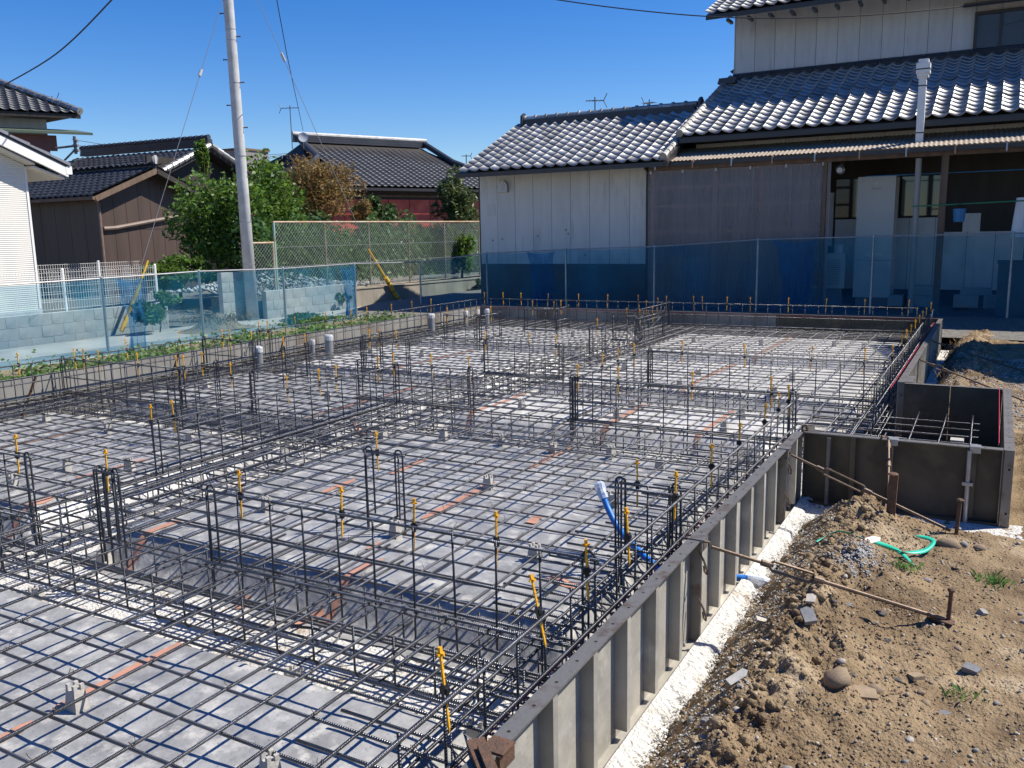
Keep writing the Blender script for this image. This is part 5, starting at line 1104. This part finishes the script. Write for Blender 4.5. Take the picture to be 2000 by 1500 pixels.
MB().tube([(-1.30, 16.97, 0.0), (-1.31, 16.97, 2.72)], 0.05, 14).build('drain_pipe', mat('beige_drain', (0.30, 0.285, 0.26), 0.5), t)
fl = thing('flue_pipe', 'square white flue chimney with a capped head standing above the canopy', 'chimney', (-1.35, 17.2, 3.0))
MB().box(-1.40, 17.16, 2.95, -1.28, 17.28, 4.12).build('shaft', M_white, fl); MB().box(-1.43, 17.13, 4.10, -1.25, 17.31, 4.16).box(-1.45, 17.11, 4.162, -1.23, 17.33, 4.33).box(-1.42, 17.14, 4.332, -1.26, 17.30, 4.40).build('cap', M_white, fl)
for z in (3.16, 3.95, 4.22): MB().box(-1.405 if z < 4.1 else -1.455, 17.155 if z < 4.1 else 17.105, z, -1.275 if z < 4.1 else -1.225, 17.285 if z < 4.1 else 17.335, z + 0.018).build('band', M_black, fl)
# smoky corrugated screen on battens
sc = thing('screen', 'smoky corrugated plastic screen on wooden battens under the canopy', 'screen', (-4.5, 16.98, 0.0))
for k in range(5):
    x0 = -6.24 + k * 0.69; x1 = x0 + 0.735
    MB().grid(lin(x0, x1, int((x1 - x0) / 0.008)), [0.02, 1.4, 2.80], lambda x, z: (x, 16.93 - 0.006 * (k % 2) + 0.009 * math.cos(2 * math.pi * x / 0.032), z)).build('sheet', M_poly, sc, smooth=True)
for z in (0.45, 0.95, 1.52, 2.02, 2.38, 2.70): MB().box(-6.24, 16.99, z, -2.80, 17.03, z + 0.05).build('batten', M_wood2, sc)
for x in (-6.22, -4.95, -4.05, -2.86): MB().box(x, 17.035, 0.0, x + 0.07, 17.10, 2.75).build('upright', M_wood2, sc)
for k in range(6): MB().box(-6.2 + k * 0.66, 16.895, 2.68, -6.16 + k * .66, 16.915, 2.77).build('clip', M_cap, sc)
# things under the canopy
wt = thing('water_heater', 'tall white boxy water heater tank standing under the canopy', 'water heater', (-2.04, 17.9, 0.1))
MB().box(-2.37, 17.62, 0.95, -1.72, 18.3, 2.48).build('upper_casing', M_tank, wt); MB().box(-2.37, 17.62, 0.25, -1.72, 18.3, 0.944).build('lower_casing', M_tank, wt)
MB().box(-2.2, 17.615, 0.98, -1.85, 17.619, 1.0).box(-2.24, 17.612, 1.03, -1.8, 17.619, 1.09).build('lower_label', M_galv, wt)
MB().box(-2.33, 17.7, 0.05, -1.76, 18.2, 0.249).build('plinth', M_greyb, wt)
def lettering(txt, size, loc, parent, mt):
    cu = bpy.data.curves.new('t', 'FONT'); cu.body = txt; cu.size = size; cu.align_x = 'CENTER'; cu.extrude = 0.001
    o = bpy.data.objects.new('t', cu); C.objects.link(o); dg = bpy.context.evaluated_depsgraph_get(); me = bpy.data.meshes.new_from_object(o.evaluated_get(dg)); bpy.data.objects.remove(o)
    me.materials.clear(); me.materials.append(mt); q = obj('lettering', me, parent); q.location = loc; q.rotation_euler = (PI2, 0, 0); return q
lettering('Panasonic', 0.042, (-2.045, 17.617, 2.25), wt, M_print)
MB().box(-2.07, 17.6165, 2.33, -2.02, 17.6195, 2.37).build('badge', M_galv, wt)
ac = thing('heat_pump', 'low white outdoor heat pump unit between the screen and the water heater', 'outdoor unit', (-2.7, 17.6, 0.1))
MB().box(-2.95, 17.5, 0.42, -2.52, 17.78, 1.08).build('casing', M_tank, ac); MB().cyl((-2.66, 17.6, 1.085), (-2.66, 17.6, 1.24), 0.09, n=16).build('lid_pot', M_tank, ac)
m = MB()
for q in range(14): m.tube([(-2.86 + 0.012 * 0, 17.494, 0.5 + .035 * q), (-2.60, 17.494, 0.5 + .035 * q)], 0.006, 4)
m.build('grille', M_greyb, ac); MB().box(-2.9, 17.55, 0.1, -2.57, 17.72, 0.418).build('stand', M_greyb, ac)
bk = thing('bucket', 'blue plastic bucket hanging from the green pole', 'bucket', (-0.62, 16.9, 1.7))
MB().tube([(-0.62, 16.8, 1.62), (-0.62, 16.8, 1.84)], [0.085, 0.105], 14).build('pail', M_bluep, bk); MB().tube([(-0.72, 16.8, 1.84), (-0.62, 16.8, 1.93), (-0.52, 16.8, 1.84)], 0.005, 5).build('handle', M_wire, bk)
tag(MB().tube([(-1.36, 16.82, 1.90), (2.2, 16.82, 1.99)], 0.012, 6).build('drying_pole', mat('green_pole', (0.02, 0.20, 0.10), 0.4)), 'green drying pole tied across the canopy posts', 'pole')
tag(MB().tube([(-2.2, 17.3, 2.47), (2.2, 17.3, 2.47)], 0.009, 6).build('drying_pole', M_bluep), 'dark blue drying pole under the canopy', 'pole')
lm = thing('lamp', 'small round outdoor lamp under the canopy by the screen', 'lamp', (-2.62, 17.2, 2.6)); MB().tube([(-2.62, 17.3, 2.62), (-2.62, 17.1, 2.60), (-2.62, 17.05, 2.59)], [0.05, 0.085, 0.05], 12).build('housing', M_galv, lm); MB().box(-2.65, 17.28, 2.65, -2.59, 17.34, 2.9).build('arm', M_gutter, lm)
bx_ = MB().box(0.02, 16.72, 0.0, 0.75, 17.2, 0.92).box(0.0, 16.70, 0.921, 0.77, 17.22, 0.96).build('storage_box', M_base); tag(bx_, 'dark storage bin behind the right end of the back net', 'bin')
towel = MB().grid(lin(0.16, 0.42, 10), lin(1.35, 2.0, 10), lambda x, z: (x + (z - 1.35) * .08, 17.0 + 0.02 * math.sin(x * 40), z)); tag(towel.build('hanging_cloth', M_white, smooth=True), 'white cloth hanging at the right edge under the canopy', 'cloth')
for i, (x, z, w_, h_) in enumerate(((-1.62, 0.1, .26, .2), (-1.2, 0.1, .42, .2), (-1.2, 0.305, .42, .17), (-0.45, 0.1, .4, .22), (-0.02, .1, .3, .22), (-0.3, 0.325, .5, .12))):
    tag(MB().box(x - w_ / 2, 17.6, z, x + w_ / 2, 17.9, z + h_).box(x - w_ / 2 + .03, 17.592, z + .04, x - .02, 17.599, z + h_ - .04).box(x + .02, 17.592, z + .04, x + w_ / 2 - .03, 17.599, z + h_ - .04).build('stacked_block', M_blockw),
        ('grey concrete block stored on the ground right of the water heater', 'lower grey block of the stack beside the canopy post', 'upper grey block of the stack beside the canopy post', 'grey block stored right of the canopy post', 'rightmost grey block stored under the white boards', 'flat grey block lying on two others under the white boards')[i], 'concrete block')
# unseen two storey house, added off to the right to shade the ground
t = thing('unseen_shade_house', 'added unseen two storey house that shades the ground at the right', 'house', (8, 18, 0))
MB().box(3.5, 14.1, -0.2, 12, 16.35, 5.6).build('wall', M_siding, t); MB().prism([(3.0, 13.6, 5.55), (3.0, 16.5, 6.6), (3.0, 16.5, 6.48), (3.0, 13.6, 5.43)], (9.5, 0, 0)).build('roof', M_tile2, t)
wq = MB().box(5.2, 14.06, 1.0, 6.8, 14.098, 2.2).build('window', M_frame, t); MB().box(5.26, 14.05, 1.06, 6.74, 14.058, 2.14).build('pane', M_glass, wq)

# ------------------------------------------------------------------ cream house at the left edge
t = thing('house', 'cream clad house at the left edge with a white barge board', 'house', (-18, 7, 0))
MB().prism([(-15.2, 2.2, 0.0), (-15.2, 9.62, 0.0), (-15.2, 9.62, 2.93), (-15.2, 5.9, 4.44), (-15.2, 2.2, 2.93)], (-7, 0, 0)).build('wall', M_plaster, t)
MB().box(-15.19, 2.2, -0.1, -15.17, 9.64, 0.37).build('foundation', M_pole, t)
MB().box(-15.215, 9.60, 0.38, -15.185, 9.64, 2.9).build('corner_trim', M_white, t)
rs = 0.405; ye = 10.22; zr = 2.94 + rs * (ye - 5.9); xb = -14.88
rf = MB().prism([(xb, 5.9, zr), (xb, ye, zr - rs * (ye - 5.9)), (xb, ye, zr - rs * (ye - 5.9) - .03), (xb, 5.9, zr - .03)], (-8, 0, 0)).build('roof', M_tile2, t)
M_slate = mat('grey_slate', (0.20, 0.205, 0.235), 0.6, var=(0.15, 0.155, 0.18), scale=4)
for k in range(12):
    y = 5.9 + k * 0.365; z = zr - rs * (k * 0.365)
    MB().prism([(xb + .02, y, z + .045), (xb + .02, y + .37, z - rs * .37 + .07), (xb + .02, y + .37, z - rs * .37 + .01), (xb + .02, y, z + .01)], (-8, 0, 0)).build('slate_course', M_slate, rf)
MB().prism([(xb - .01, 5.9, zr - .035), (xb - .01, ye + .02, zr - rs * (ye + .02 - 5.9) - .035), (xb - .01, ye + .02, zr - rs * (ye + .02 - 5.9) - .20), (xb - .01, 5.9, zr - .20)], (-0.05, 0, 0)).build('barge_board', M_white, t)
MB().prism([(xb - .07, 9.64, 2.90), (xb - .07, ye - .02, 2.72), (xb - .07, ye - .02, 2.69), (xb - .07, 9.64, 2.87)], (-7.5, 0, 0)).build('soffit', M_soffit, t)
MB().prism([(xb - .07, 5.9, zr - .22), (xb - .07, 9.66, zr - .22 - rs * 3.76), (xb - .07, 9.66, zr - .25 - rs * 3.76), (xb - .07, 5.9, zr - .25)], (-0.24, 0, 0)).build('gable_soffit', M_soffit, t)
MB().box(-22.6, ye - .02, 2.78, xb - .005, ye + .10, 2.92).build('gutter', M_white, t)
MB().prism([(xb, 1.3, zr - rs * 4.6), (xb, 5.9, zr), (xb, 5.9, zr - .03), (xb, 1.3, zr - .03 - rs * 4.6)], (-8, 0, 0)).build('roof_rear', M_tile2, t)

# ------------------------------------------------------------------ brown tin shed
t = thing('shed', 'brown tin clad shed with a tiled gable roof behind the white fence', 'shed', (-24.5, 18, 0))
SX, SY0, SY1, SZ = -23.0, 16.7, 20.2, 2.95
MB().prism([(SX, SY0, -0.1), (SX, SY1, -0.1), (SX, SY1, SZ), (SX, (SY0 + SY1) / 2, SZ + 0.72), (SX, SY0, SZ)], (-4.2, 0, 0)).build('wall', M_dark, t)
for i in range(8):
    y0 = SY0 + i * (SY1 - SY0) / 8; y1 = SY0 + (i + 1) * (SY1 - SY0) / 8 - .012
    ft = lambda y: SZ + 0.72 * (1 - abs(y - (SY0 + SY1) / 2) / ((SY1 - SY0) / 2))
    MB().prism([(SX + .004, y0, -0.1), (SX + .004, y1, -0.1), (SX + .004, y1, 1.9), (SX + .004, y0, 1.9)], (.012, 0, 0)).build('tin_board', M_brown, t)
    MB().prism([(SX + .004, y0, 1.915), (SX + .004, y1, 1.915), (SX + .004, y1, ft(y1)), (SX + .004, y0, ft(y0))], (.012, 0, 0)).build('tin_board', M_brown, t)
for i in range(6): MB().box(SX - 4.2 + i * .7, SY0 - .016, -0.1, SX - 4.2 + (i + 1) * .7 - .012, SY0 - .004, SZ).build('tin_board', M_brown, t)
ym_ = (SY0 + SY1) / 2; shs = 0.72 / (ym_ - SY0); sa_ = math.atan(shs); yo = 0.42
rf = MB().prism([(SX + .42, SY0 - yo, SZ - shs * yo + .05), (SX + .42, ym_, SZ + 0.77), (SX + .42, SY1 + yo, SZ - shs * yo + .05), (SX + .42, SY1 + yo, SZ - shs * yo - .03), (SX + .42, ym_, SZ + .69), (SX + .42, SY0 - yo, SZ - shs * yo - .03)], (-5, 0, 0)).build('roof', M_dark, t)
nr = int((ym_ - SY0 + yo) / math.cos(sa_) / 0.26) + 1
tiles_np('tiles', rf, (SX - 4.5, SY0 - yo - .04, SZ - shs * yo + .07), (1, 0, 0), (0, math.cos(sa_), math.sin(sa_)), (0, -math.sin(sa_), math.cos(sa_)), [(c, r) for c in range(17) for r in range(nr)], M_tile2, 0.29, 0.26)
tiles_np('tiles', rf, (SX + .42, SY1 + yo + .04, SZ - shs * yo + .07), (-1, 0, 0), (0, -math.cos(sa_), math.sin(sa_)), (0, math.sin(sa_), math.cos(sa_)), [(c, r) for c in range(17) for r in range(nr)], M_tile2, 0.29, 0.26)
for s in (-1, 1): MB().bar((SX + .44, ym_, SZ + .70), (SX + .44, ym_ + s * (ym_ - SY0 + yo), SZ - shs * yo - .02), 0.04, 0.15).build('barge_board', M_wood if s < 0 else M_dark, rf)
for k in range(18): MB().tube([(SX + .4 - .28 * k, ym_, SZ + .90), (SX + .4 - .28 * k - .26, ym_, SZ + .88)], [0.1, .085], 8).build('ridge_cap', M_tile2, rf)
MB().box(SX - 4.5, ym_ - .1, SZ + .73, SX + .38, ym_ + .1, SZ + .85).build('ridge_course', M_tile2, rf)
MB().tube([(SX + .44, ym_ - .02, SZ + .89), (SX + .40, ym_, SZ + 1.05), (SX + .3, ym_, SZ + .93)], [.05, .12, .08], 8).build('ridge_ornament', M_tile, rf)
MB().tube([(SX + .06, SY0 - .07, 0), (SX + .06, SY0 - .07, SZ - .3), (SX + .1, SY0 - .25, SZ - .12)], 0.045, 8).build('downpipe', M_pipeb, t)
MB().tube([(SX + .08, SY0 + .0, 1.93), (SX + .08, SY0 + .4, 1.95), (SX + .1, SY1 + .35, 2.48)], 0.06, 8).build('slanting_pipe', M_pipeb, t)
MB().box(SX - 4.4, SY0 - yo - .1, SZ - shs * yo - .04, SX + .45, SY0 - yo - .02, SZ - shs * yo + .05).build('gutter', M_wood, t)

# ------------------------------------------------------------------ houses further away
def far_house(name, label, cat, org, rz, build):
    t = thing(name, label, cat, org, None, rz); build(t); return t
def lb(m, nm, mt, t): return m.build(nm, mt, t, local=True)
def slope_local(t, nm, org, u, v, nu, nv, mt, w=0.3, l=0.27, skip=None):
    u = np.array(u, float); v = np.array(v, float); u /= np.linalg.norm(u); v /= np.linalg.norm(v)
    o = tiles_np(nm, None, org, u, v, np.cross(u, v), [(c, r) for r in range(nv) for c in range(nu) if not skip or not skip(c, r)], mt, w, l); o.parent = t; return o
# gabled house behind the shed: local x = ridge direction towards the viewer, gable at x=0
def gh(t):
    lb(MB().prism([(-.6, -3, -5), (-.6, 3, -5), (-.6, 3, -1.6), (-.6, 0, -.35), (-.6, -3, -1.6)], (-6, 0, 0)), 'wall', M_ochre, t)
    r = lb(MB().prism([(0, -3.6, -1.75), (0, 0, -.12), (0, 3.6, -1.75), (0, 3.6, -1.85), (0, 0, -.25), (0, -3.6, -1.85)], (-7.2, 0, 0)), 'roof', M_dark, t)
    for s in (-1, 1):
        slope_local(r, 'tiles', (-7.2 if s < 0 else 0, 3.64 * s, -1.72), (1 if s < 0 else -1, 0, 0), (0, -s * 3.6, 1.63), 24, 14, M_tile2)
        for k in range(13): 
            p = Vector((0.02, s * (3.65 - k * .28), -1.66 + k * .127)); lb(MB().tube([p, p + Vector((0, -s * .26, .118))], [.12, .10], 8), 'verge_tile', M_tile, r)
    for k in range(4): lb(MB().box(-7.1, -.16 + .015 * k, -.05 + k * .07, .02, .16 - .015 * k, .01 + k * .07), 'ridge_course', M_tile2, r)
    for k in range(24): lb(MB().tube([(-.02 - .3 * k, 0, .3), (-.02 - .3 * k - .28, 0, .28)], [.1, .085], 8), 'ridge_cap', M_tile2, r)
    lb(MB().box(-.58, -2.6, -1.7, -.5, 2.6, -.55), 'gable_shadow_board', M_dark, t)
    lo = lb(MB().prism([(.9, -3.2, -2.7), (-.55, -3.2, -1.95), (-.55, 3.2, -1.95), (.9, 3.2, -2.7)], (0, 0, -.08)), 'lean_to_roof', M_dark, t)
    slope_local(lo, 'tiles', (.9, -3.2, -2.66), (0, 1, 0), (-1.45, 0, .75), 21, 6, M_tile2)
far_house('house', 'gabled house with dark tiles behind the brown shed and green tree', 'house', tuple(at(410, 283, 33)), 0.05, gh)
# red walled house: local x along ridge (away), local -y faces the viewer
def rh(t):
    R, Hh, E, O = 5.9, 0.0, -2.35, 1.3
    lb(MB().box(-1.6, -4.72, -6.2, 7.4, 4, -2.4), 'wall', M_dark, t)
    for i in range(9): lb(MB().box(-1.5 + i, -4.78, -4.6, -.53 + i, -4.74, -2.95), 'red_board', M_redwall, t)
    lb(MB().box(-1.6, -4.80, -4.72, 7.4, -4.73, -4.62), 'sill_rail', M_white, t)
    lb(MB().box(-1.66, -3.9, -4.0, -1.6, 3.5, -2.6), 'end_wall', M_ochre, t)
    r = lb(MB().add([(0, 0, -.3), (R, 0, -.3), (R + O + .6, -5.2, E - .15), (-2.6, -5.2, E - .15), (-2.6, 5.2, E - .15), (R + O + .6, 5.2, E - .15), (-0.9, -2.2, -1.35), (-.9, 2.2, -1.35), (R + .9, -2.2, -1.35), (R + .9, 2.2, -1.35)],
            [(0, 6, 3, 2, 8, 1), (0, 1, 9, 5, 4, 7), (6, 7, 4, 3), (8, 2, 5, 9), (0, 7, 6), (1, 8, 9)]), 'roof', M_dark, t)
    vv = (0, 5.2, 2.2 - 0.0)
    L = math.hypot(5.2, 2.05); n = int(L / 0.27) + 1
    def xl(k): f = k / n; return -2.6 + (2.6 - .25) * min(1, f / .55) if f < .55 else -.25
    def xr(k): f = k / n; return R + O + .75 - (O + .1) * min(1, f / .55) if f < .55 else R + .65 - .3 * (f - .55) / .45
    slope_local(r, 'tiles', (-2.6, -5.24, E - .10), (1, 0, 0), (0, 5.2, 2.05), 36, n, M_tile2, 0.3, 0.27, lambda c, k: not (xl(k) <= -2.6 + c * .3 <= xr(k) - .3))
    slope_local(r, 'tiles_hip', (-2.64, 5.2, E - .10), (0, -1, 0), (1.75, 0, 1.0), 35, 8, M_tile2, 0.3, 0.27, lambda c, k: c * .3 < k * .46 or c * .3 > 10.4 - k * .46)
    for s in (-1,):
        lb(MB().tube([(-.25, -.1, -.12), (-.35, -2.2, -1.12), (-2.65, -5.25, E)], [.14, .14, .12], 8), 'hip_ridge', M_tile2, r); lb(MB().tube([(R + .3, -.1, -.12), (R + .5, -2.2, -1.1), (R + O + .65, -5.25, E)], [.14, .14, .12], 8), 'hip_ridge', M_tile2, r)
    lb(MB().tube([(-.9, 0, -1.0), (-2.65, 5.2, E)], [.13, .12], 8), 'hip_ridge', M_tile2, r)
    for k in range(3): lb(MB().box(-.4, -.17 + .02 * k, -.30 + k * .1, R + .4, .17 - .02 * k, -.21 + k * .1), 'ridge_course', M_tile2, r)
    lb(MB().tube([(-.45, 0, .03), (R + .45, 0, .03)], .11, 10), 'ridge_cap', M_tile, r)
    lb(MB().box(-2.7, -5.32, E - .28, R + O + .7, -5.22, E - .17), 'gutter', M_gutter, r)
    lb(MB().tube([(-1.7, -4.7, E - .45), (R + 1.6, -4.7, E - .45)], .05, 6), 'eave_pole', M_wood, t)
    lo = lb(MB().prism([(2.0, -6.1, -5.3), (2.0, -4.75, -4.75), (7.4, -4.75, -4.75), (7.4, -6.1, -5.3)], (0, 0, -.08)), 'lower_roof', M_dark, t); slope_local(lo, 'tiles', (2.0, -6.14, -5.26), (1, 0, 0), (0, 1.4, .55), 18, 5, M_tile2)
rz_ = math.atan2(5.1, 2.26)
far_house('house', 'house with red boarded walls and a broad dark tiled roof behind the trees', 'house', tuple(at(590, 264, 38)), rz_, rh)
sd_ = thing('satellite_dish', 'round satellite dish on the left gable of the red house roof', 'satellite dish', tuple(at(592, 268, 36.5)))
q = at(592, 268, 36.5); nd = (Vector((0, 0, CAM_H)) - q); nd.z = 4; nd.normalize()
m = MB(); 
u1 = nd.orthogonal().normalized(); u2 = nd.cross(u1)
V = [q + (u1 * math.cos(a) + u2 * math.sin(a)) * r_ + nd * (r_ * r_ * .6) for r_ in (0.02, .1, .2) for a in lin(0, 2 * math.pi * 15 / 16, 16)]
m.add(V, [(16 * j + i, 16 * j + (i + 1) % 16, 16 * j + 16 + (i + 1) % 16, 16 * j + 16 + i) for j in range(2) for i in range(16)] + [tuple(range(16))]); m.build('reflector', M_dish, sd_)
MB().tube([q - nd * .02, q - nd * .12, q - nd * .12 - Vector((0, 0, .45))], .02, 6).tube([q - u2 * .2, q + nd * .25], .01, 5).build('mount', M_antenna, sd_)
def antenna(label, base, h, L, rz, els=6, s=1.0):
    t = thing('tv_antenna', label, 'antenna', base); b = Vector(base); tp = b + Vector((0, 0, h)); d = Vector((math.cos(rz), math.sin(rz), 0)); e = Vector((-d.y, d.x, 0))
    MB().tube([b - Vector((0, 0, .4)), tp + Vector((0, 0, .1))], .018 * s, 6).build('mast', M_antenna, t); MB().tube([tp - d * L * .5, tp + d * L * .5], .014 * s, 5).build('boom', M_antenna, t)
    m = MB()
    for k in range(els): c = tp - d * L * .5 + d * L * k / (els - 1); m.tube([c - e * .16, c + e * .16], .008 * s, 4)
    c = tp + d * L * .5; m.tube([c, c + Vector((0, 0, .2)) + d * .1], .012 * s, 4).tube([c, c - Vector((0, 0, .2)) - d * -.1], .012 * s, 4); m.build('elements', M_antenna, t)
antenna('thin TV antenna on a tall mast left of the red house roof', tuple(at(570, 272, 36)), 1.25, 0.75, math.pi + .4)
antenna('TV antenna above the ridge of the white outbuilding, left one', tuple(at(1162, 222, 25)), .36, .5, .5)
antenna('small TV antenna behind the right end of the outbuilding ridge', tuple(at(1268, 216, 26)), .22, .36, 2.9)
antenna('tiny TV antenna over the far left roof', tuple(at(104, 213, 31)), 0.35, 0.4, .3, 3)
antenna('tiny distant TV antenna left of the outbuilding eave', tuple(at(911, 322, 60)), .6, .6, .7, 6, 2)
# left two storey house
def lh(t):
    # local origin: right end of the upper eave; x to the right (towards camera right), y away
    lb(MB().box(-8, .8, -6, -.95, 6, -.3), 'upper_wall', M_ochre, t)
    lb(MB().box(-8, .75, -.75, -.9, .82, -.05), 'shade_panel', M_siding2, t)
    r = lb(MB().prism([(-8, -.2, .05), (.1, -.2, .05), (-2.4, 3.0, 1.45), (-8, 3.0, 1.45)], (0, 0, -.14)), 'roof', M_dark, t)
    slope_local(r, 'tiles', (-8, -.24, .09), (1, 0, 0), (0, 3.2, 1.4), 27, 13, M_tile2, .3, .27, lambda c, k: -8 + (c + 1) * .3 > .1 - k * .27 * .75)
    lb(MB().prism([(.12, -.2, .0), (-2.4, 3.0, 1.43), (-2.4, 6.2, 0)], (-.05, 0, 0)), 'hip_face', M_tile2, r)
    for k in range(15):
        p = Vector((.1, -.22, .16)).lerp(Vector((-2.4, 3.0, 1.56)), k / 15); p2 = Vector((.1, -.22, .16)).lerp(Vector((-2.4, 3.0, 1.56)), (k + .95) / 15); lb(MB().tube([p, p2], [.13, .11], 8), 'hip_ridge', M_tile, r)
    lb(MB().tube([(-8, 3, 1.6), (-2.4, 3, 1.6)], .15, 8), 'ridge_cap', M_tile2, r)
    lb(MB().prism([(-8, -.9, -.62), (.35, -.9, -.62), (.0, .9, -.35), (-8, .9, -.35)], (0, 0, -.08)), 'porch_roof', mat('green_copper_edge', (0.10, 0.13, 0.09), .5), t)
    lb(MB().box(-8, -.6, -1.22, -.75, -.42, -.72), 'porch_beam', M_redwood, t); lb(MB().box(-1.28, -.6, -4, -.98, -.4, -1.22), 'porch_pillar', M_redwood, t)
    lb(MB().prism([(-1.28, -.55, -1.2), (-1.8, -.55, -1.2), (-1.28, -.55, -1.55)], (0, .1, 0)), 'bracket', M_redwood, t)
    w = lb(MB().box(-4.6, .72, -3.2, -2.9, .8, -1.1), 'window', M_frame, t); lb(MB().box(-4.5, .71, -3.1, -3.0, .72, -1.2), 'pane', M_glass, w)
    for k in range(18): lb(MB().box(-1.0 + k * .07, -.75, -3.0, -.97 + k * .07, -.72, -2.25), 'baluster', M_redwood, t)
    lb(MB().box(-1.4, -.78, -2.25, .32, -.7, -2.18), 'balcony_rail', M_redwood, t)
    lb(MB().tube([(-.95, -.5, -1.7), (.1, -.55, -1.45)], .03, 6).tube([(-.9, -.5, -2.2), (-.2, -.55, -1.55)], .03, 6), 'bracket_arm', M_antenna, t)
far_house('house', 'two storey house with ochre walls and red brown pillar, far left', 'house', tuple(at(150, 228, 30)), 1.06, lh)
sp_ = thing('wire_bracket', 'steel bracket carrying wires left of the brown shed', 'bracket', tuple(at(147, 292, 28)))
q = at(147, 285, 28); MB().tube([q + Vector((0, 0, -.25)), q + Vector((0, 0, .3))], .05, 6).tube([q, q + Vector((-.5, -.35, -.06))], .035, 6).tube([q - Vector((0, 0, .1)), q + Vector((-.35, -.25, -.5))], .03, 6).build('arm', M_antenna, sp_)
for k in range(3): MB().tube([q + Vector((.05, 0, -.15 + .15 * k)), q + Vector((.16, 0, -.15 + .15 * k))], .045, 8).build('insulator', M_greyb, sp_)
gb = at(475, 308, 70); t = thing('far_building', 'small flat grey building far behind the utility pole', 'building', tuple(gb)); 
MB().box(gb.x - 1.6, gb.y - 1.5, gb.z - 6, gb.x + 1.3, gb.y + 1.5, gb.z + .45).build('wall', M_greyb, t); MB().box(gb.x - 1.7, gb.y - 1.6, gb.z + .452, gb.x + 1.4, gb.y + 1.6, gb.z + .6).build('roof_edge', M_wood, t)
MB().box(gb.x + .2, gb.y - 1.53, gb.z - .6, gb.x + .9, gb.y - 1.5, gb.z - .1).build('window', M_glass, t)

# ------------------------------------------------------------------ trees beyond the fences
p = at(452, 420, 22); tree('broad bright green tree behind the utility pole', (p.x, p.y, 0), 1.2, (p.x, p.y + .3, 2.05, 1.75, 1.6, 1.65), 60, 17000, 0.058, M_leafA, 0.12, up_b=.2)
p = at(530, 430, 23.5); tree('darker green tree right of the utility pole', (p.x, p.y, 0.3), 1, (p.x, p.y, 1.9, .95, 1.0, 1.15), 30, 7000, 0.055, M_leafA, 0.1)
p = at(398, 330, 25); tree('slim green vine shoot climbing the gable left of the utility pole', (p.x, p.y, 0.3), 1, (p.x, p.y, 3.6, .28, .3, .8), 10, 900, 0.06, M_leafA, 0.03)
p = at(630, 385, 25); tree('bronze leaved autumn tree in front of the red house', (p.x, p.y, 0.3), 1.3, (p.x - .05, p.y, 2.98, 1.45, 1.3, 1.02), 60, 9000, 0.05, M_leafC, 0.05, asp=.35, limbs=12)
p = at(590, 350, 25.4); tree('small bronze tree at the left edge of the autumn tree', (p.x, p.y, 0.3), 1.3, (p.x, p.y, 3.1, .7, .6, .5), 22, 2200, 0.05, M_leafC, 0.03, asp=.35)
p = at(740, 405, 26.5); tree('dark green tree between the autumn tree and the red wall', (p.x, p.y, 0.3), 1, (p.x - .05, p.y, 1.95, .72, .8, .9), 30, 5000, 0.065, M_leafB, 0.07)
p = at(715, 410, 25.6); tree('low bronze bush under the autumn tree', (p.x, p.y, 0.3), .8, (p.x, p.y, 2.2, .55, .5, .5), 14, 1500, 0.05, M_leafC, 0.03, asp=.35)
p = at(880, 395, 27); tree('dark evergreen tree with upright tufts beside the white outbuilding', (p.x, p.y, 0.3), 1, (p.x + .15, p.y, 2.35, .78, .85, 1.15), 38, 6500, 0.085, M_leafD, 0.08, asp=.25)
p = at(898, 422, 24.5); tree('small round light green bush below the evergreen', (p.x, p.y, 0.3), .6, (p.x, p.y, 1.25, .42, .45, .85), 14, 2200, 0.045, M_leafA, 0.04)
p = at(345, 510, 20.5); tree('low spreading green shrub beside the brown shed', (p.x, p.y, 0), .5, (p.x, p.y, .80, .95, .9, .45), 26, 4200, 0.05, M_leafA, 0.05, up_b=.5)
hp = []
for _ in range(21000):
    y = random.uniform(15.0, 27); x = random.uniform(-16.3, -14.9) - (y - 20) * .06; z = 0.35 + 1.75 * random.random() ** .75 * (0.85 + .35 * fbm(y * .8, x, 3, 2)); hp.append((x, y, z))
o = leaves('hedge', hp, 0.055, M_hedge, None, .3, .55, 'stuff'); tag(o, 'tangled green undergrowth behind the chain link fence', None)
